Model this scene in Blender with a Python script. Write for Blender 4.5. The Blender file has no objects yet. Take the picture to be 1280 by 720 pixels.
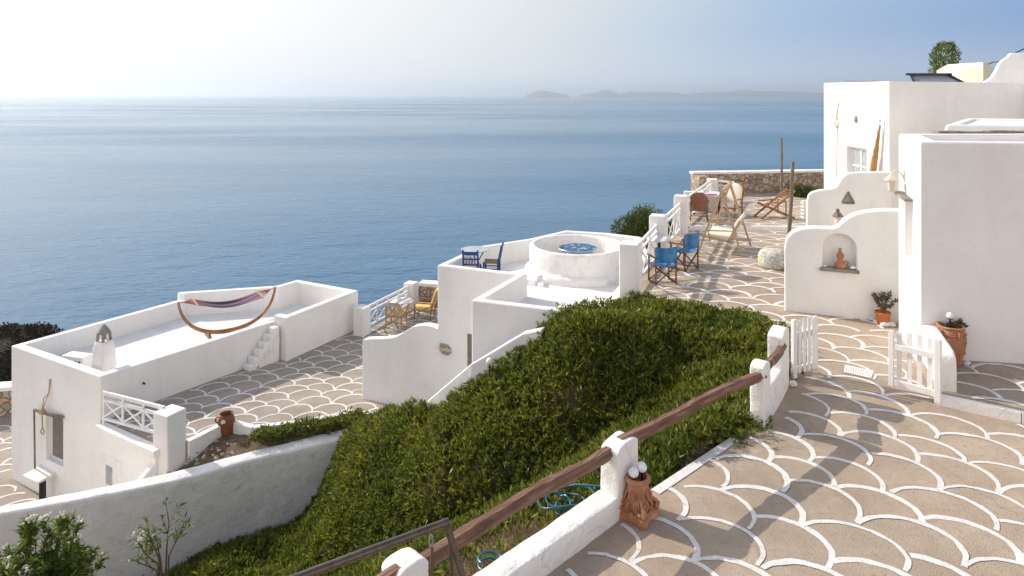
import bpy, bmesh, math, random
import numpy as np
from mathutils import Vector, Matrix, noise

random.seed(7)
rng = np.random.default_rng(7)
SC = bpy.context.scene
COL = SC.collection
PI = math.pi
F, HZ, CH = 853.333, 118.0, 4.5          # focal length in photo pixels, horizon row, eye height over the terrace


def G(px, py, z=0.0):
    """point of the horizontal plane z seen at a photo pixel"""
    Y = F * (CH - z) / (py - HZ)
    return Vector(((px - 640) / F * Y, Y, z))


def D(px, py, Y):
    return Vector(((px - 640) / F * Y, Y, CH - (py - HZ) / F * Y))


def OP(px, py, P, Q):
    """(s, z) on the vertical plane through P, Q at a photo pixel, s in metres from P"""
    k = (px - 640) / F
    dx, dy = Q[0] - P[0], Q[1] - P[1]
    t = (k * P[1] - P[0]) / (dx - k * dy)
    Y = P[1] + t * dy
    return (t * math.hypot(dx, dy), CH - (py - HZ) / F * Y)


# ------------------------------------------------------------------ materials
def nd(nt, t, **kw):
    n = nt.nodes.new(t)
    for k, v in kw.items():
        if k.startswith('i_'):
            n.inputs[k[2:].replace('_', ' ')].default_value = v
        else:
            setattr(n, k, v)
    return n


def c4(c):
    return (c[0], c[1], c[2], 1.0)


MATS = {}


def mat(name, col, col2=None, scale=3.0, rough=0.7, bump=0.0, bscale=20.0, col3=None, scale3=25.0, amt3=0.5,
        spec=0.3, metallic=0.0, stretch=None, bdist=0.02, coord='Object', lo=0.35, hi=0.65, bump2=0.0, bscale2=3.0):
    m = bpy.data.materials.new(name)
    m.use_nodes = True
    nt = m.node_tree
    nt.nodes.clear()
    L = nt.links.new
    out = nd(nt, 'ShaderNodeOutputMaterial')
    b = nd(nt, 'ShaderNodeBsdfPrincipled')
    b.inputs['Roughness'].default_value = rough
    b.inputs['Specular IOR Level'].default_value = spec
    b.inputs['Metallic'].default_value = metallic
    L(b.outputs[0], out.inputs[0])
    tc = nd(nt, 'ShaderNodeTexCoord')
    vec = tc.outputs[coord]
    if stretch:
        mp = nd(nt, 'ShaderNodeMapping')
        mp.inputs['Scale'].default_value = stretch
        L(vec, mp.inputs[0])
        vec = mp.outputs[0]
    csock = None
    if col2:
        n = nd(nt, 'ShaderNodeTexNoise')
        n.inputs['Scale'].default_value = scale
        n.inputs['Detail'].default_value = 6
        n.inputs['Roughness'].default_value = 0.6
        L(vec, n.inputs['Vector'])
        r = nd(nt, 'ShaderNodeValToRGB')
        r.color_ramp.elements[0].position = lo
        r.color_ramp.elements[1].position = hi
        r.color_ramp.elements[0].color = c4(col)
        r.color_ramp.elements[1].color = c4(col2)
        L(n.outputs[0], r.inputs[0])
        csock = r.outputs[0]
        if col3:
            n3 = nd(nt, 'ShaderNodeTexNoise')
            n3.inputs['Scale'].default_value = scale3
            n3.inputs['Detail'].default_value = 4
            L(vec, n3.inputs['Vector'])
            r3 = nd(nt, 'ShaderNodeValToRGB')
            r3.color_ramp.elements[0].position = 0.55
            r3.color_ramp.elements[1].position = 0.7
            r3.color_ramp.elements[0].color = (0, 0, 0, 1)
            r3.color_ramp.elements[1].color = (amt3, amt3, amt3, 1)
            L(n3.outputs[0], r3.inputs[0])
            mx = nd(nt, 'ShaderNodeMix', data_type='RGBA')
            L(r3.outputs[0], mx.inputs[0])
            L(csock, mx.inputs[6])
            mx.inputs[7].default_value = c4(col3)
            csock = mx.outputs[2]
        L(csock, b.inputs['Base Color'])
    else:
        b.inputs['Base Color'].default_value = c4(col)
    if bump:
        n2 = nd(nt, 'ShaderNodeTexNoise')
        n2.inputs['Scale'].default_value = bscale
        n2.inputs['Detail'].default_value = 5
        L(vec, n2.inputs['Vector'])
        bp = nd(nt, 'ShaderNodeBump')
        bp.inputs['Strength'].default_value = bump
        bp.inputs['Distance'].default_value = bdist
        L(n2.outputs[0], bp.inputs['Height'])
        last = bp
        if bump2:
            n4 = nd(nt, 'ShaderNodeTexNoise')
            n4.inputs['Scale'].default_value = bscale2
            n4.inputs['Detail'].default_value = 2
            L(vec, n4.inputs['Vector'])
            bp2 = nd(nt, 'ShaderNodeBump')
            bp2.inputs['Strength'].default_value = bump2
            bp2.inputs['Distance'].default_value = 0.08
            L(n4.outputs[0], bp2.inputs['Height'])
            L(bp.outputs[0], bp2.inputs['Normal'])
            last = bp2
        L(last.outputs[0], b.inputs['Normal'])
    MATS[name] = m
    return m


def leafmat(name, cols, trans=0.3, rough=0.45, patch=None):
    """leaf colour varies from leaf to leaf"""
    m = bpy.data.materials.new(name)
    m.use_nodes = True
    nt = m.node_tree
    nt.nodes.clear()
    L = nt.links.new
    out = nd(nt, 'ShaderNodeOutputMaterial')
    g = nd(nt, 'ShaderNodeNewGeometry')
    r = nd(nt, 'ShaderNodeValToRGB')
    r.color_ramp.interpolation = 'LINEAR'
    els = r.color_ramp.elements
    while len(els) < len(cols):
        els.new(0.5)
    for i, (p, c) in enumerate(cols):
        els[i].position = p
        els[i].color = c4(c)
    L(g.outputs['Random Per Island'], r.inputs[0])
    col_out = r.outputs[0]
    if patch:                       # whole patches of the cover are yellower or darker
        tc = nd(nt, 'ShaderNodeTexCoord')
        pn_ = nd(nt, 'ShaderNodeTexNoise')
        pn_.inputs['Scale'].default_value = 0.9
        pn_.inputs['Detail'].default_value = 5
        L(tc.outputs['Object'], pn_.inputs['Vector'])
        pr = nd(nt, 'ShaderNodeValToRGB')
        pr.color_ramp.elements[0].position = 0.36
        pr.color_ramp.elements[1].position = 0.66
        pr.color_ramp.elements[0].color = c4(patch[0])
        pr.color_ramp.elements[1].color = c4(patch[1])
        L(pn_.outputs[0], pr.inputs[0])
        pm_ = nd(nt, 'ShaderNodeMix', data_type='RGBA', blend_type='MULTIPLY')
        pm_.inputs[0].default_value = 1.0
        L(r.outputs[0], pm_.inputs[6])
        L(pr.outputs[0], pm_.inputs[7])
        col_out = pm_.outputs[2]
    b = nd(nt, 'ShaderNodeBsdfPrincipled')
    b.inputs['Roughness'].default_value = rough
    b.inputs['Specular IOR Level'].default_value = 0.35
    t = nd(nt, 'ShaderNodeBsdfTranslucent')
    mx = nd(nt, 'ShaderNodeMixShader')
    mx.inputs[0].default_value = trans
    L(col_out, b.inputs['Base Color'])
    L(col_out, t.inputs['Color'])
    L(b.outputs[0], mx.inputs[1])
    L(t.outputs[0], mx.inputs[2])
    L(mx.outputs[0], out.inputs[0])
    return m


PLASTER = mat('plaster', (0.80, 0.785, 0.76), (0.85, 0.84, 0.82), 0.9, 0.85, 0.25, 60, col3=(0.72, 0.69, 0.65), scale3=7, amt3=0.28,
              bdist=0.008, bump2=0.25, bscale2=2.2)


def streaks(m, col, amt, stretch, scale, lo=0.5, hi=0.75):
    """a second, soft layer of stains over the base colour"""
    nt = m.node_tree
    L = nt.links.new
    b = next(n for n in nt.nodes if n.type == 'BSDF_PRINCIPLED')
    src = b.inputs['Base Color'].links[0].from_socket
    tc = nd(nt, 'ShaderNodeTexCoord')
    mp = nd(nt, 'ShaderNodeMapping')
    mp.inputs['Scale'].default_value = stretch
    L(tc.outputs['Object'], mp.inputs[0])
    n = nd(nt, 'ShaderNodeTexNoise')
    n.inputs['Scale'].default_value = scale
    n.inputs['Detail'].default_value = 7
    n.inputs['Roughness'].default_value = 0.65
    L(mp.outputs[0], n.inputs['Vector'])
    r = nd(nt, 'ShaderNodeValToRGB')
    r.color_ramp.elements[0].position = lo
    r.color_ramp.elements[1].position = hi
    r.color_ramp.elements[0].color = (0, 0, 0, 1)
    r.color_ramp.elements[1].color = (amt, amt, amt, 1)
    L(n.outputs[0], r.inputs[0])
    mx = nd(nt, 'ShaderNodeMix', data_type='RGBA')
    L(r.outputs[0], mx.inputs[0])
    L(src, mx.inputs[6])
    mx.inputs[7].default_value = c4(col)
    L(mx.outputs[2], b.inputs['Base Color'])


def cracks(m, col, scale, width, amt):
    """thin irregular crack lines"""
    nt = m.node_tree
    L = nt.links.new
    b = next(n for n in nt.nodes if n.type == 'BSDF_PRINCIPLED')
    src = b.inputs['Base Color'].links[0].from_socket
    tc = nd(nt, 'ShaderNodeTexCoord')
    nz = nd(nt, 'ShaderNodeTexNoise')
    nz.inputs['Scale'].default_value = 1.8
    nz.inputs['Detail'].default_value = 5
    L(tc.outputs['Object'], nz.inputs['Vector'])
    ad = nd(nt, 'ShaderNodeMix', data_type='RGBA', blend_type='ADD')
    ad.inputs[0].default_value = 0.5
    L(tc.outputs['Object'], ad.inputs[6])
    L(nz.outputs['Color'], ad.inputs[7])
    v = nd(nt, 'ShaderNodeTexVoronoi', feature='DISTANCE_TO_EDGE')
    v.inputs['Scale'].default_value = scale
    L(ad.outputs[2], v.inputs['Vector'])
    r = nd(nt, 'ShaderNodeValToRGB')
    r.color_ramp.elements[0].position = 0
    r.color_ramp.elements[1].position = width
    r.color_ramp.elements[0].color = (amt, amt, amt, 1)
    r.color_ramp.elements[1].color = (0, 0, 0, 1)
    L(v.outputs['Distance'], r.inputs[0])
    mx = nd(nt, 'ShaderNodeMix', data_type='RGBA')
    L(r.outputs[0], mx.inputs[0])
    L(src, mx.inputs[6])
    mx.inputs[7].default_value = c4(col)
    L(mx.outputs[2], b.inputs['Base Color'])


streaks(PLASTER, (0.66, 0.62, 0.57), 0.30, (1, 1, 0.16), 2.2, 0.5, 0.8)
streaks(PLASTER, (0.62, 0.585, 0.54), 0.22, (1, 1, 1), 0.55, 0.52, 0.72)
PLASTER_R = mat('rough_plaster', (0.83, 0.808, 0.772), (0.87, 0.855, 0.83), 1.5, 0.9, 0.55, 28, col3=(0.60, 0.57, 0.52), scale3=5, amt3=0.35,
                bdist=0.02, bump2=0.4, bscale2=4)
streaks(PLASTER_R, (0.62, 0.56, 0.49), 0.28, (1, 1, 2.2), 1.6, 0.5, 0.78)
cracks(PLASTER_R, (0.45, 0.42, 0.38), 0.9, 0.006, 0.45)
ROOFW = mat('roof_whitewash', (0.74, 0.73, 0.71), (0.84, 0.83, 0.81), 0.8, 0.9, 0.2, 30, col3=(0.6, 0.58, 0.54), scale3=6, amt3=0.3, bdist=0.01)
CREAM = mat('cream_plaster', (0.80, 0.70, 0.52), (0.84, 0.75, 0.58), 1.0, 0.85)
CONC = mat('terrace_concrete', (0.37, 0.286, 0.215), (0.475, 0.386, 0.30), 1.1, 0.92, 0.85, 60, col3=(0.24, 0.18, 0.13), scale3=17, amt3=0.45,
           bdist=0.012, spec=0.15, bump2=0.15)
CONCG = mat('lower_concrete', (0.31, 0.268, 0.22), (0.44, 0.38, 0.315), 1.0, 0.92, 0.5, 55, col3=(0.19, 0.155, 0.12), scale3=14, amt3=0.4,
            bdist=0.012, spec=0.15)
streaks(CONC, (0.30, 0.245, 0.195), 0.6, (1, 1, 1), 0.45, 0.45, 0.7)
streaks(CONC, (0.52, 0.44, 0.35), 0.5, (1, 1, 1), 3.2, 0.55, 0.75)
cracks(CONC, (0.2, 0.155, 0.115), 0.3, 0.005, 0.3)
streaks(CONCG, (0.28, 0.245, 0.205), 0.6, (1, 1, 1), 0.5, 0.45, 0.7)
cracks(CONCG, (0.16, 0.13, 0.1), 0.3, 0.006, 0.3)
PAINT = mat('white_floor_paint', (0.66, 0.635, 0.60), (0.78, 0.76, 0.735), 5, 0.85, 0.4, 60, col3=(0.45, 0.37, 0.29), scale3=22, amt3=0.55, bdist=0.008)
SOIL = mat('soil', (0.115, 0.08, 0.05), (0.22, 0.16, 0.105), 5, 0.95, 0.8, 30, col3=(0.3, 0.25, 0.19), scale3=30, amt3=0.6, bdist=0.03)
WWOOD = mat('white_painted_wood', (0.76, 0.75, 0.73), (0.83, 0.82, 0.81), 8, 0.55, 0.15, 40, bdist=0.004)
RAILW = mat('weathered_rail_wood', (0.13, 0.062, 0.04), (0.27, 0.15, 0.10), 5, 0.7, 0.8, 9, col3=(0.36, 0.26, 0.2), scale3=9, amt3=0.5,
            stretch=(0.35, 3.5, 3.5), bdist=0.03)
TEAK = mat('warm_wood', (0.22, 0.10, 0.04), (0.38, 0.185, 0.075), 6, 0.5, 0.2, 30, stretch=(1, 1, 0.4))
CHAIRW = mat('dark_chair_wood', (0.10, 0.05, 0.028), (0.2, 0.1, 0.055), 7, 0.5)
PALEW = mat('pale_wood', (0.42, 0.29, 0.165), (0.55, 0.40, 0.25), 6, 0.6)
GREYW = mat('grey_weathered_wood', (0.13, 0.105, 0.08), (0.26, 0.21, 0.16), 8, 0.85, 0.4, 20, stretch=(2, 2, 0.3))
RATTAN = mat('brown_rattan', (0.19, 0.085, 0.05), (0.31, 0.16, 0.10), 30, 0.6, 0.8, 60, bdist=0.01)
BAMBOO = mat('bamboo', (0.36, 0.21, 0.08), (0.5, 0.32, 0.14), 9, 0.45)
CUSHY = mat('yellow_cushion', (0.72, 0.44, 0.11), (0.8, 0.6, 0.28), 4, 0.9)
CUSHW = mat('cream_cushion', (0.74, 0.68, 0.57), (0.8, 0.75, 0.65), 4, 0.9, 0.2, 15)
BLUEF = mat('blue_canvas', (0.02, 0.11, 0.30), (0.09, 0.27, 0.52), 5, 0.85, 0.2, 60)
BLUEP = mat('blue_chair_paint', (0.01, 0.045, 0.20), (0.018, 0.075, 0.28), 6, 0.45)
RUSH = mat('rush_seat', (0.25, 0.15, 0.07), (0.38, 0.25, 0.13), 30, 0.8, 0.5, 60)
TERRA = mat('terracotta', (0.36, 0.15, 0.075), (0.46, 0.225, 0.13), 5, 0.8, 0.4, 30, col3=(0.62, 0.42, 0.30), scale3=9, amt3=0.6, bdist=0.012)
TERRAO = mat('orange_terracotta', (0.50, 0.15, 0.045), (0.56, 0.2, 0.07), 6, 0.7)
TERRAB = mat('brown_glazed_clay', (0.13, 0.045, 0.022), (0.3, 0.11, 0.05), 4, 0.45, 0.3, 20)
GLOBE = mat('globe_glass', (0.82, 0.82, 0.84), rough=0.25, spec=0.5)
BLACK = mat('black_metal', (0.02, 0.02, 0.02), rough=0.5)
STEEL = mat('brushed_metal', (0.11, 0.085, 0.068), (0.17, 0.135, 0.11), 20, 0.35, metallic=0.85, spec=0.5)
CHROME = mat('galvanised_metal', (0.5, 0.5, 0.5), rough=0.35, metallic=1.0)
HOSE = mat('teal_hose', (0.006, 0.085, 0.125), rough=0.4, spec=0.5)
CORE = mat('grey_stone', (0.22, 0.19, 0.16), (0.36, 0.32, 0.27), 7, 0.9, 0.6, 25, bdist=0.02)
PEBBLE = mat('white_stone', (0.72, 0.70, 0.66), (0.8, 0.78, 0.75), 8, 0.8)
BARK = mat('bark', (0.14, 0.095, 0.06), (0.26, 0.18, 0.12), 12, 0.9, 0.5, 30)
SHUT = mat('grey_shutter', (0.16, 0.145, 0.13), (0.22, 0.2, 0.18), 8, 0.6)
GLASSD = mat('window_pane', (0.30, 0.33, 0.34), (0.42, 0.44, 0.44), 3, 0.15, spec=0.6)
PANEL = mat('solar_glass', (0.012, 0.013, 0.018), rough=0.2, spec=0.6)
PANELG = mat('grey_panel', (0.25, 0.27, 0.30), rough=0.4)
ROPE = mat('rope', (0.36, 0.24, 0.12), (0.46, 0.33, 0.18), 40, 0.9)
CLOTHT = mat('tan_cloth', (0.30, 0.15, 0.05), (0.46, 0.27, 0.11), 6, 0.9, stretch=(4, 4, 0.3))
SLATE = mat('slate_slab', (0.19, 0.17, 0.145), (0.3, 0.27, 0.23), 6, 0.85, 0.5, 25)
MARBLE = mat('white_slab', (0.7, 0.69, 0.67), (0.78, 0.77, 0.75), 4, 0.6)
PINK = mat('pink_cloth', (0.6, 0.06, 0.2), rough=0.8)
PLATE = mat('sign_stone', (0.27, 0.225, 0.175), (0.34, 0.285, 0.23), 9, 0.85, 0.5, 30)
LETTER = mat('sign_lettering', (0.74, 0.68, 0.58), rough=0.8)
LANT = mat('cream_lantern', (0.62, 0.54, 0.42), (0.7, 0.63, 0.52), 8, 0.6)

LEAF = leafmat('ice_plant_leaf', [(0.0, (0.056, 0.077, 0.014)), (0.35, (0.106, 0.137, 0.021)), (0.7, (0.195, 0.218, 0.034)),
                                  (0.93, (0.33, 0.335, 0.055)), (1.0, (0.24, 0.14, 0.05))], 0.42, 0.4, patch=((0.74, 0.84, 0.8), (1.2, 1.14, 1.0)))
LEAFD = leafmat('shrub_leaf', [(0.0, (0.03, 0.055, 0.012)), (0.5, (0.07, 0.10, 0.018)), (1.0, (0.14, 0.165, 0.035))], 0.3)
LEAFO = leafmat('oleander_leaf', [(0.0, (0.05, 0.085, 0.014)), (0.5, (0.10, 0.16, 0.022)), (0.85, (0.21, 0.28, 0.04)), (1.0, (0.33, 0.31, 0.07))], 0.4)
LEAFS = leafmat('scrub_leaf', [(0.0, (0.018, 0.019, 0.010)), (0.5, (0.038, 0.036, 0.018)), (1.0, (0.095, 0.072, 0.045))], 0.1, 0.85)
LEAFG = leafmat('succulent_leaf', [(0.0, (0.07, 0.06, 0.03)), (0.5, (0.14, 0.13, 0.05)), (1.0, (0.22, 0.15, 0.09))], 0.2)
STRAW = leafmat('straw', [(0.0, (0.13, 0.085, 0.045)), (0.6, (0.28, 0.20, 0.11)), (1.0, (0.42, 0.32, 0.19))], 0.2, 0.8)
PETAL = leafmat('petal', [(0.0, (0.75, 0.72, 0.66)), (1.0, (0.85, 0.83, 0.78))], 0.3)


def stonemat(name, scale):
    m = bpy.data.materials.new(name)
    m.use_nodes = True
    nt = m.node_tree
    nt.nodes.clear()
    L = nt.links.new
    out = nd(nt, 'ShaderNodeOutputMaterial')
    b = nd(nt, 'ShaderNodeBsdfPrincipled')
    b.inputs['Roughness'].default_value = 0.9
    b.inputs['Specular IOR Level'].default_value = 0.2
    L(b.outputs[0], out.inputs[0])
    tc = nd(nt, 'ShaderNodeTexCoord')
    nz = nd(nt, 'ShaderNodeTexNoise')
    nz.inputs['Scale'].default_value = 3
    L(tc.outputs['Object'], nz.inputs['Vector'])
    ad = nd(nt, 'ShaderNodeMix', data_type='RGBA', blend_type='ADD')
    ad.inputs[0].default_value = 0.18
    L(tc.outputs['Object'], ad.inputs[6])
    L(nz.outputs['Color'], ad.inputs[7])
    v1 = nd(nt, 'ShaderNodeTexVoronoi', feature='F1')
    v2 = nd(nt, 'ShaderNodeTexVoronoi', feature='DISTANCE_TO_EDGE')
    for v in (v1, v2):
        v.inputs['Scale'].default_value = scale
        L(ad.outputs[2], v.inputs['Vector'])
    sp = nd(nt, 'ShaderNodeSeparateColor')
    L(v1.outputs['Color'], sp.inputs[0])
    r = nd(nt, 'ShaderNodeValToRGB')
    els = r.color_ramp.elements
    for _ in range(3):
        els.new(0.5)
    for e, (p, c) in zip(els, [(0, (0.27, 0.225, 0.175)), (0.3, (0.42, 0.355, 0.28)), (0.55, (0.50, 0.45, 0.39)), (0.8, (0.52, 0.30, 0.165)), (1, (0.58, 0.52, 0.43))]):
        e.position = p
        e.color = c4(c)
    L(sp.outputs[0], r.inputs[0])
    e2 = nd(nt, 'ShaderNodeValToRGB')
    e2.color_ramp.elements[0].position = 0.02
    e2.color_ramp.elements[1].position = 0.07
    e2.color_ramp.elements[0].color = (0.0, 0.0, 0.0, 1)
    L(v2.outputs['Distance'], e2.inputs[0])
    mx = nd(nt, 'ShaderNodeMix', data_type='RGBA')
    L(e2.outputs[0], mx.inputs[0])
    mx.inputs[6].default_value = (0.24, 0.21, 0.17, 1)
    L(r.outputs[0], mx.inputs[7])
    L(mx.outputs[2], b.inputs['Base Color'])
    bp = nd(nt, 'ShaderNodeBump')
    bp.inputs['Strength'].default_value = 0.9
    bp.inputs['Distance'].default_value = 0.06
    L(e2.outputs[0], bp.inputs['Height'])
    L(bp.outputs[0], b.inputs['Normal'])
    return m


RUBBLE = stonemat('rubble_stone', 4.3)


def rampmat(name, axis, scale, stops, coord='Object', rough=0.85):
    """stripes along one local axis"""
    m = bpy.data.materials.new(name)
    m.use_nodes = True
    nt = m.node_tree
    nt.nodes.clear()
    L = nt.links.new
    out = nd(nt, 'ShaderNodeOutputMaterial')
    b = nd(nt, 'ShaderNodeBsdfPrincipled')
    b.inputs['Roughness'].default_value = rough
    L(b.outputs[0], out.inputs[0])
    tc = nd(nt, 'ShaderNodeTexCoord')
    sx = nd(nt, 'ShaderNodeSeparateXYZ')
    L(tc.outputs[coord], sx.inputs[0])
    mu = nd(nt, 'ShaderNodeMath', operation='MULTIPLY_ADD')
    mu.inputs[1].default_value = scale
    mu.inputs[2].default_value = 0.5
    L(sx.outputs[axis], mu.inputs[0])
    fr = nd(nt, 'ShaderNodeMath', operation='FRACT')
    L(mu.outputs[0], fr.inputs[0])
    r = nd(nt, 'ShaderNodeValToRGB')
    r.color_ramp.interpolation = 'CONSTANT'
    els = r.color_ramp.elements
    while len(els) < len(stops):
        els.new(0.5)
    for e, (p, c) in zip(els, stops):
        e.position = p
        e.color = c4(c)
    L(fr.outputs[0], r.inputs[0])
    L(r.outputs[0], b.inputs['Base Color'])
    return m


HAMM = rampmat('striped_hammock_cloth', 1, 1.15, [(0, (0.30, 0.06, 0.05)), (0.1, (0.03, 0.025, 0.075)), (0.2, (0.34, 0.26, 0.26)), (0.26, (0.05, 0.03, 0.08)), (0.4, (0.22, 0.04, 0.06)),
                                            (0.48, (0.025, 0.03, 0.10)), (0.62, (0.27, 0.15, 0.18)), (0.7, (0.035, 0.025, 0.07)), (0.82, (0.36, 0.09, 0.06)), (0.9, (0.42, 0.26, 0.2))])


def spotmat(name, base, cols, scale, rough=0.5, thr=0.33):
    m = bpy.data.materials.new(name)
    m.use_nodes = True
    nt = m.node_tree
    nt.nodes.clear()
    L = nt.links.new
    out = nd(nt, 'ShaderNodeOutputMaterial')
    b = nd(nt, 'ShaderNodeBsdfPrincipled')
    b.inputs['Roughness'].default_value = rough
    L(b.outputs[0], out.inputs[0])
    tc = nd(nt, 'ShaderNodeTexCoord')
    v = nd(nt, 'ShaderNodeTexVoronoi')
    v.inputs['Scale'].default_value = scale
    L(tc.outputs['Object'], v.inputs['Vector'])
    sp = nd(nt, 'ShaderNodeSeparateColor')
    L(v.outputs['Color'], sp.inputs[0])
    r = nd(nt, 'ShaderNodeValToRGB')
    r.color_ramp.interpolation = 'CONSTANT'
    els = r.color_ramp.elements
    while len(els) < len(cols):
        els.new(0.5)
    for e, (p, c) in zip(els, cols):
        e.position = p
        e.color = c4(c)
    L(sp.outputs[0], r.inputs[0])
    n = nd(nt, 'ShaderNodeTexNoise')
    n.inputs['Scale'].default_value = scale * 0.35
    L(tc.outputs['Object'], n.inputs['Vector'])
    g = nd(nt, 'ShaderNodeMath', operation='GREATER_THAN')
    g.inputs[1].default_value = thr
    L(n.outputs[0], g.inputs[0])
    mx = nd(nt, 'ShaderNodeMix', data_type='RGBA')
    L(g.outputs[0], mx.inputs[0])
    mx.inputs[6].default_value = c4(base)
    L(r.outputs[0], mx.inputs[7])
    L(mx.outputs[2], b.inputs['Base Color'])
    return m


MOSAIC = spotmat('blue_mosaic', (0.015, 0.10, 0.22), [(0, (0.02, 0.12, 0.26)), (0.45, (0.01, 0.05, 0.13)), (0.7, (0.25, 0.42, 0.5)), (0.85, (0.22, 0.15, 0.09)), (0.93, (0.55, 0.55, 0.5))], 11, 0.6, 0.47)
PAISLEY = spotmat('patterned_cloth', (0.55, 0.52, 0.45), [(0, (0.58, 0.54, 0.47)), (0.4, (0.3, 0.45, 0.55)), (0.55, (0.62, 0.42, 0.2)), (0.68, (0.7, 0.66, 0.58)), (0.85, (0.3, 0.34, 0.22))], 20, 0.9, 0.42)


# ------------------------------------------------------------------ mesh builder
WORLD = {}      # root name -> location, for things whose parts are written in world coordinates


def V3(p):
    return Vector((p[0], p[1], p[2]))


class MB:
    def __init__(s):
        s.v = []
        s.f = []

    def add(s, vs, fs):
        n = len(s.v)
        s.v += [Vector(v) for v in vs]
        s.f += [tuple(i + n for i in f) for f in fs]
        return s

    def box(s, x0, y0, z0, x1, y1, z1):
        return s.prism([(x0, y0), (x1, y0), (x1, y1), (x0, y1)], z0, z1)

    def prism(s, poly, z0, z1):
        n = len(poly)
        zz0 = z0 if isinstance(z0, (list, tuple)) else [z0] * n
        zz1 = z1 if isinstance(z1, (list, tuple)) else [z1] * n
        vs = [(p[0], p[1], zz0[i]) for i, p in enumerate(poly)] + [(p[0], p[1], zz1[i]) for i, p in enumerate(poly)]
        fs = [tuple(range(n))[::-1], tuple(range(n, 2 * n))]
        fs += [(i, (i + 1) % n, n + (i + 1) % n, n + i) for i in range(n)]
        return s.add(vs, fs)

    def bar(s, p, q, w, h=None, up=(0, 0, 1)):
        h = w if h is None else h
        p, q = V3(p), V3(q)
        d = (q - p).normalized()
        u = V3(up)
        if abs(d.dot(u)) > 0.97:
            u = Vector((0, 1, 0))
        a = d.cross(u).normalized() * (w / 2)
        b = a.cross(d).normalized() * (h / 2)
        vs = [p - a - b, p + a - b, p + a + b, p - a + b, q - a - b, q + a - b, q + a + b, q - a + b]
        return s.add(vs, [(3, 2, 1, 0), (4, 5, 6, 7), (0, 1, 5, 4), (1, 2, 6, 5), (2, 3, 7, 6), (3, 0, 4, 7)])

    def tube(s, pts, r, n=8, closed=False):
        pts = [V3(p) for p in pts]
        m = len(pts)
        rs = r if isinstance(r, (list, tuple)) else [r] * m
        vs = []
        prev = None
        for i, p in enumerate(pts):
            if closed:
                d = pts[(i + 1) % m] - pts[i - 1]
            else:
                d = pts[min(i + 1, m - 1)] - pts[max(i - 1, 0)]
            d = d.normalized()
            if prev is None:
                u = Vector((0, 0, 1)) if abs(d.z) < 0.9 else Vector((1, 0, 0))
                a = d.cross(u).normalized()
            else:
                a = (prev - d * prev.dot(d)).normalized()
            prev = a
            b = d.cross(a)
            for k in range(n):
                t = 2 * PI * k / n
                vs.append(p + (a * math.cos(t) + b * math.sin(t)) * rs[i])
        fs = []
        for i in range(m if closed else m - 1):
            j = (i + 1) % m
            for k in range(n):
                l = (k + 1) % n
                fs.append((i * n + k, i * n + l, j * n + l, j * n + k))
        if not closed:
            fs.append(tuple(range(n))[::-1])
            fs.append(tuple(range((m - 1) * n, m * n)))
        return s.add(vs, fs)

    def lathe(s, prof, n=24, c=(0, 0, 0), shape=None):
        """profile of (radius, z); shape(angle, i) scales the radius"""
        vs = []
        m = len(prof)
        for i, (r, z) in enumerate(prof):
            for k in range(n):
                t = 2 * PI * k / n
                q = r * (shape(t, i) if shape else 1)
                vs.append((c[0] + q * math.cos(t), c[1] + q * math.sin(t), c[2] + z))
        fs = []
        for i in range(m - 1):
            for k in range(n):
                l = (k + 1) % n
                fs.append((i * n + k, i * n + l, (i + 1) * n + l, (i + 1) * n + k))
        if prof[0][0] > 1e-4:
            fs.append(tuple(range(n))[::-1])
        if prof[-1][0] > 1e-4:
            fs.append(tuple(range((m - 1) * n, m * n)))
        return s.add(vs, fs)

    def sphere(s, c, r, n=16, sq=(1, 1, 1), jit=0.0):
        prof = []
        m = n // 2
        vs, fs = [], []
        for i in range(m + 1):
            a = -PI / 2 + PI * i / m
            for k in range(n):
                t = 2 * PI * k / n
                p = Vector((math.cos(a) * math.cos(t), math.cos(a) * math.sin(t), math.sin(a)))
                q = 1 + (jit * noise.noise(p * 1.7 + Vector(c) * 3) if jit else 0)
                vs.append((c[0] + p.x * r * sq[0] * q, c[1] + p.y * r * sq[1] * q, c[2] + p.z * r * sq[2] * q))
        for i in range(m):
            for k in range(n):
                l = (k + 1) % n
                fs.append((i * n + k, i * n + l, (i + 1) * n + l, (i + 1) * n + k))
        return s.add(vs, fs)

    def vwall(s, P, Q, t, outline, off=0.0):
        """vertical slab: outline of (s, z) in the plane through P, Q, thickness t away from the camera"""
        d = Vector((Q[0] - P[0], Q[1] - P[1], 0)).normalized()
        nrm = Vector((-d.y, d.x, 0))
        n = len(outline)
        P0 = Vector((P[0], P[1], 0))
        fr = [P0 + d * a + nrm * off + Vector((0, 0, z)) for a, z in outline]
        bk = [p + nrm * t for p in fr]
        fs = [tuple(range(n)), tuple(range(n, 2 * n))[::-1]]
        fs += [(i, n + i, n + (i + 1) % n, (i + 1) % n) for i in range(n)]
        return s.add(fr + bk, fs)

    def ring(s, pts, tops, t, z0):
        """wall round a closed outline, inner side offset by t, a top height per corner"""
        n = len(pts)
        P = [Vector((p[0], p[1])) for p in pts]
        area = sum(P[i].x * P[(i + 1) % n].y - P[(i + 1) % n].x * P[i].y for i in range(n))
        sg = 1 if area > 0 else -1
        inn = []
        for i in range(n):
            d1 = (P[i] - P[i - 1]).normalized()
            d2 = (P[(i + 1) % n] - P[i]).normalized()
            n1 = Vector((-d1.y, d1.x)) * sg
            n2 = Vector((-d2.y, d2.x)) * sg
            m = (n1 + n2)
            if m.length < 0.2:
                m = n1
            m.normalize()
            k = min(2.2, 1 / max(0.3, m.dot(n1)))
            inn.append(P[i] + m * t * k)
        vs = [(p.x, p.y, z0) for p in P] + [(p.x, p.y, tops[i]) for i, p in enumerate(P)]
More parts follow.
